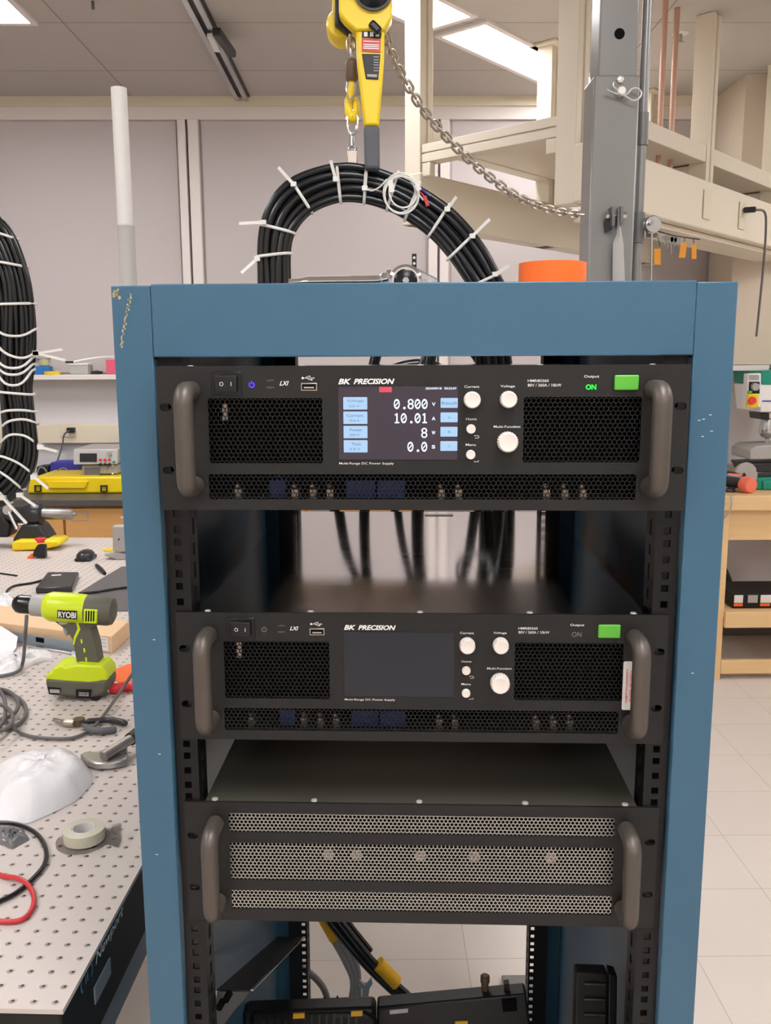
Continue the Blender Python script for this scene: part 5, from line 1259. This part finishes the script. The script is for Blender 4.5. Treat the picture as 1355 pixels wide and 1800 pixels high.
t = thing('orange_ring', 'bright orange plastic ring standing on the rack top at right', 'ring', (q.x, q.y, tz))
MB().lathe((q.x, q.y+.03, tz+.0005), (0,0,1), [(0,rz_),(h_,rz_),(h_,rz_-.004),(.003,rz_-.004)], 48).build('wall', 'orange', t, world=True)
MB().lathe((q.x, q.y+.03, tz+.004), (0,0,1), [(0,rz_-.0045),(.004,rz_-.0045)], 48).build('floor_disc', 'orange', t, world=True)
t = thing('perforated_strip', 'small black perforated strip standing behind the wrench', 'bracket', py_on(728, 480, .5))
flat([(724,446),(732,446),(732,500),(724,500)], py_on(728,480,.5).y, 0, .003).build('strip', 'black', t, world=True)
for y in (453, 463): MB().lathe(PY(728, y, py_on(728,480,.5).y-.0005), (0,1,0), [(0,.002),(.001,.002)], 10).build('hole', 'whitetrim', t, world=True)

# ------------------------------------------------------------------ inside and behind the rack
RP = py_on
t = thing('shelf_bracket', 'black sheet metal bracket lying inside the lower left of the rack', 'bracket', R_(-.17, .3, .9))
cs = [RP(380,1740,.06), RP(443,1741,.06), RP(535,1647,.62), RP(487,1647,.62)]
MB().prism(cs, [c_+Vector((0,0,-.002)) for c_ in cs]).build('tray', 'black', t, world=True)
cs = [RP(443,1741,.06), RP(535,1647,.62)]
MB().bar(cs[0]+Vector((0,0,.0005)), cs[1]+Vector((0,0,.0005)), .003, .0015).build('edge', 'steel', t, world=True)
cs = [RP(378,1742,.055), RP(436,1744,.1), RP(420,1765,.12), RP(385,1800,.12), RP(372,1830,.055)]
MB().prism(cs, [c_+Vector((.002,.001,0)) for c_ in cs]).build('side_arm', 'nickel', t, world=True)
for (x, y) in ((388,1766),(400,1752)): 
    MB().tube([RP(x-4,y+7,.05), RP(x+4,y-7,.06)], .004, 10).build('slot', 'dark', t, world=True)
# black charger unit at bottom
yB = .42
def bb(pts, d0, d1): return MB().prism([RP(x, y, yB+d0) for x, y in pts], [RP(x, y, yB+d0)+RM.to_3x3() @ Vector((0, d1-d0, 0)) for x, y in pts])
t = thing('cart_battery_unit', 'black equipment box with yellow warning labels at the rack bottom', 'equipment', R_(.0, yB, .7))
bb([(425,1782),(660,1774),(662,1900),(425,1900)], .0, .035).build('left_housing', 'blackplastic', t, world=True, bevel=.008)
bb([(440,1786),(640,1782),(662,1792),(668,1880),(440,1880)], -.012, 0).build('left_cover', 'black', t, world=True, bevel=.006)
bb([(662,1772),(925,1748),(945,1900),(662,1900)], .02, .05).build('right_housing', 'blackplastic', t, world=True, bevel=.004)
f = MB()
for i in range(14): x = 455+13*i; f.add(*(lambda b: (b.v, b.f))(bb([(x,1783),(x+4,1783),(x+4,1850),(x,1850)], -.0135, -.012)))
f.build('vent_ribs', 'blackgloss', t, world=True)
for (x, y) in ((525,1785), (627,1781)): bb([(x-10,y-2),(x+10,y-3),(x+10,y+5),(x-10,y+6)], -.0145, -.012).build('warning_label', 'yellowtape', t, world=True)
bb([(800,1796),(822,1795),(822,1803),(800,1804)], .018, .02).build('warning_label', 'yellowtape', t, world=True)
bb([(685,1776),(717,1773),(717,1780),(685,1783)], .018, .02).build('rating_label', 'label', t, world=True)
q = RP(852, 1745, yB+.04)
MB().lathe(q-Vector((0,0,.006)), (0,0,1), [(0,.010),(.006,.010)], 20).build('terminal_base', 'tapegrey', t, world=True)
MB().lathe(q, (0,0,1), [(0,.006),(.018,.006),(.02,.0075),(.03,.0075),(.032,.005)], 20).build('terminal_post', 'bakelite', t, world=True)
bb([(886,1730),(895,1729),(896,1752),(886,1752)], .03, .04).build('tab', 'black', t, world=True)
bb([(882,1760),(908,1758),(909,1777),(884,1779)], .015, .02).build('recess', 'dark', t, world=True)
for x in (571, 593): MB().cyl(RP(x,1769,yB+.03), RP(x,1751,yB+.03), .0016).build('pin', 'blackplastic', t, world=True)
# vented black box lower right
t = thing('vented_box', 'black vented box on the lower right rail of the rack', 'box', R_(.18, .12, .85))
yB2 = .2
def b2(pts, d0, d1): return MB().prism([RP(x, y, yB2+d0) for x, y in pts], [RP(x, y, yB2+d0)+RM.to_3x3() @ Vector((0, d1-d0, 0)) for x, y in pts])
b2([(1012,1710),(1068,1712),(1066,1900),(1008,1900)], 0, .02).build('body', 'blackpanel', t, world=True, bevel=.003)
b2([(1070,1712),(1085,1716),(1083,1900),(1068,1900)], .0, .02).build('flange', 'black', t, world=True, bevel=.002)
for y in (1731, 1758, 1785): b2([(1027,y-2),(1065,y-1),(1065,y+2),(1027,y+1)], -.003, .0).build('louver', 'handle', t, world=True, bevel=.001)
# cables behind
t = thing('power_cables', 'pair of thick black cables with yellow tape hanging behind the units', 'cables', R_(-.05, .8, .6))
YY = .84
for dx in (0, 12):
    MB().tube(spline([RP(570+dx,1600,YY), RP(590+dx*1.1,1630,YY), RP(640+dx,1690,YY+.0), RP(680+dx,1730,YY), RP(720+dx,1768,YY), RP(790+dx,1850,YY)]), .0105, 14).build('cable', 'cable', t, world=True)
MB().tube(spline([RP(594,1600,YY+.02), RP(618,1632,YY+.02), RP(650,1672,YY+.02)]), .008, 12).build('cable', 'cable', t, world=True)
MB().tube([RP(665,1694,YY-.003), RP(697,1727,YY-.003)], .0185, 18, flat=.75, up=(0,1,0)).build('tape_wrap', 'yellowtape', t, world=True)
t = thing('grey_cables', 'grey cables with yellow tape hanging behind the rack at left', 'cables', R_(-.15, .85, .6))
for dx, r in ((0,.006), (8,.006), (16,.005), (-6,.004)):
    MB().tube(spline([RP(560+dx,1600,.86), RP(585+dx,1645,.86), RP(610+dx,1690,.86), RP(622+dx*.6,1730,.86), RP(614+dx,1790,.86), RP(600+dx,1880,.86)]), r, 10).build('cable', 'lightgreycable', t, world=True)
MB().tube([RP(566,1610,.855), RP(588,1650,.855)], .012, 14).build('tape_wrap', 'yellowtape', t, world=True)
t = thing('grey_cable', 'thick grey cable loop behind the lower left of the rack', 'cable', R_(-.2, .95, .6))
MB().tube(spline([RP(490,1688,.95), RP(525,1698,.95), RP(555,1720,.95), RP(572,1745,.95), RP(574,1775,.95), RP(565,1850,.95)]), .0075, 12).build('jacket', 'greycable', t, world=True)
t = thing('open_wrench', 'steel open end wrench hanging with the grey cables', 'wrench', RP(640, 1740, .82))
yW = .82
MB().prism(*[[RP(x, y, yW)+Vector((0,dd,0)) for x, y in ((632,1722),(630,1733),(637,1739),(636,1768),(645,1768),(650,1738),(655,1730),(652,1720),(646,1729),(640,1730))] for dd in (0,.006)]).build('body', 'steel', t, world=True, bevel=.001)

t = thing('output_cables', 'black output cables arching behind the units, mirrored in the middle unit cover', 'cables', R_(0, .86, 1.3))
for pts, r in (([(-.16,.80,1.30),(-.13,.83,1.50),(-.06,.86,1.58),(.03,.87,1.59),(.09,.86,1.52),(.12,.84,1.28)], .010), ([(-.05,.82,1.25),(-.03,.84,1.46),(.02,.86,1.62),(.09,.88,1.63),(.15,.86,1.50),(.16,.82,1.25)], .008),
               ([(-.10,.80,1.28),(-.10,.82,1.50),(-.07,.84,1.64),(-.05,.85,1.66)], .010), ([(.0,.80,1.28),(.0,.83,1.48),(.02,.85,1.60),(.03,.86,1.66)], .012)):
    MB().tube(spline([R_(*p) for p in pts]), r, 12).build('cable', 'cable', t, world=True)
MB().tube([R_(.105+.032*cos(a), .80, 1.50+.032*sin(a)) for a in [2*pi*i/28 for i in range(28)]], .004, 10, closed=True).build('ring_terminal', 'steel', t, world=True)
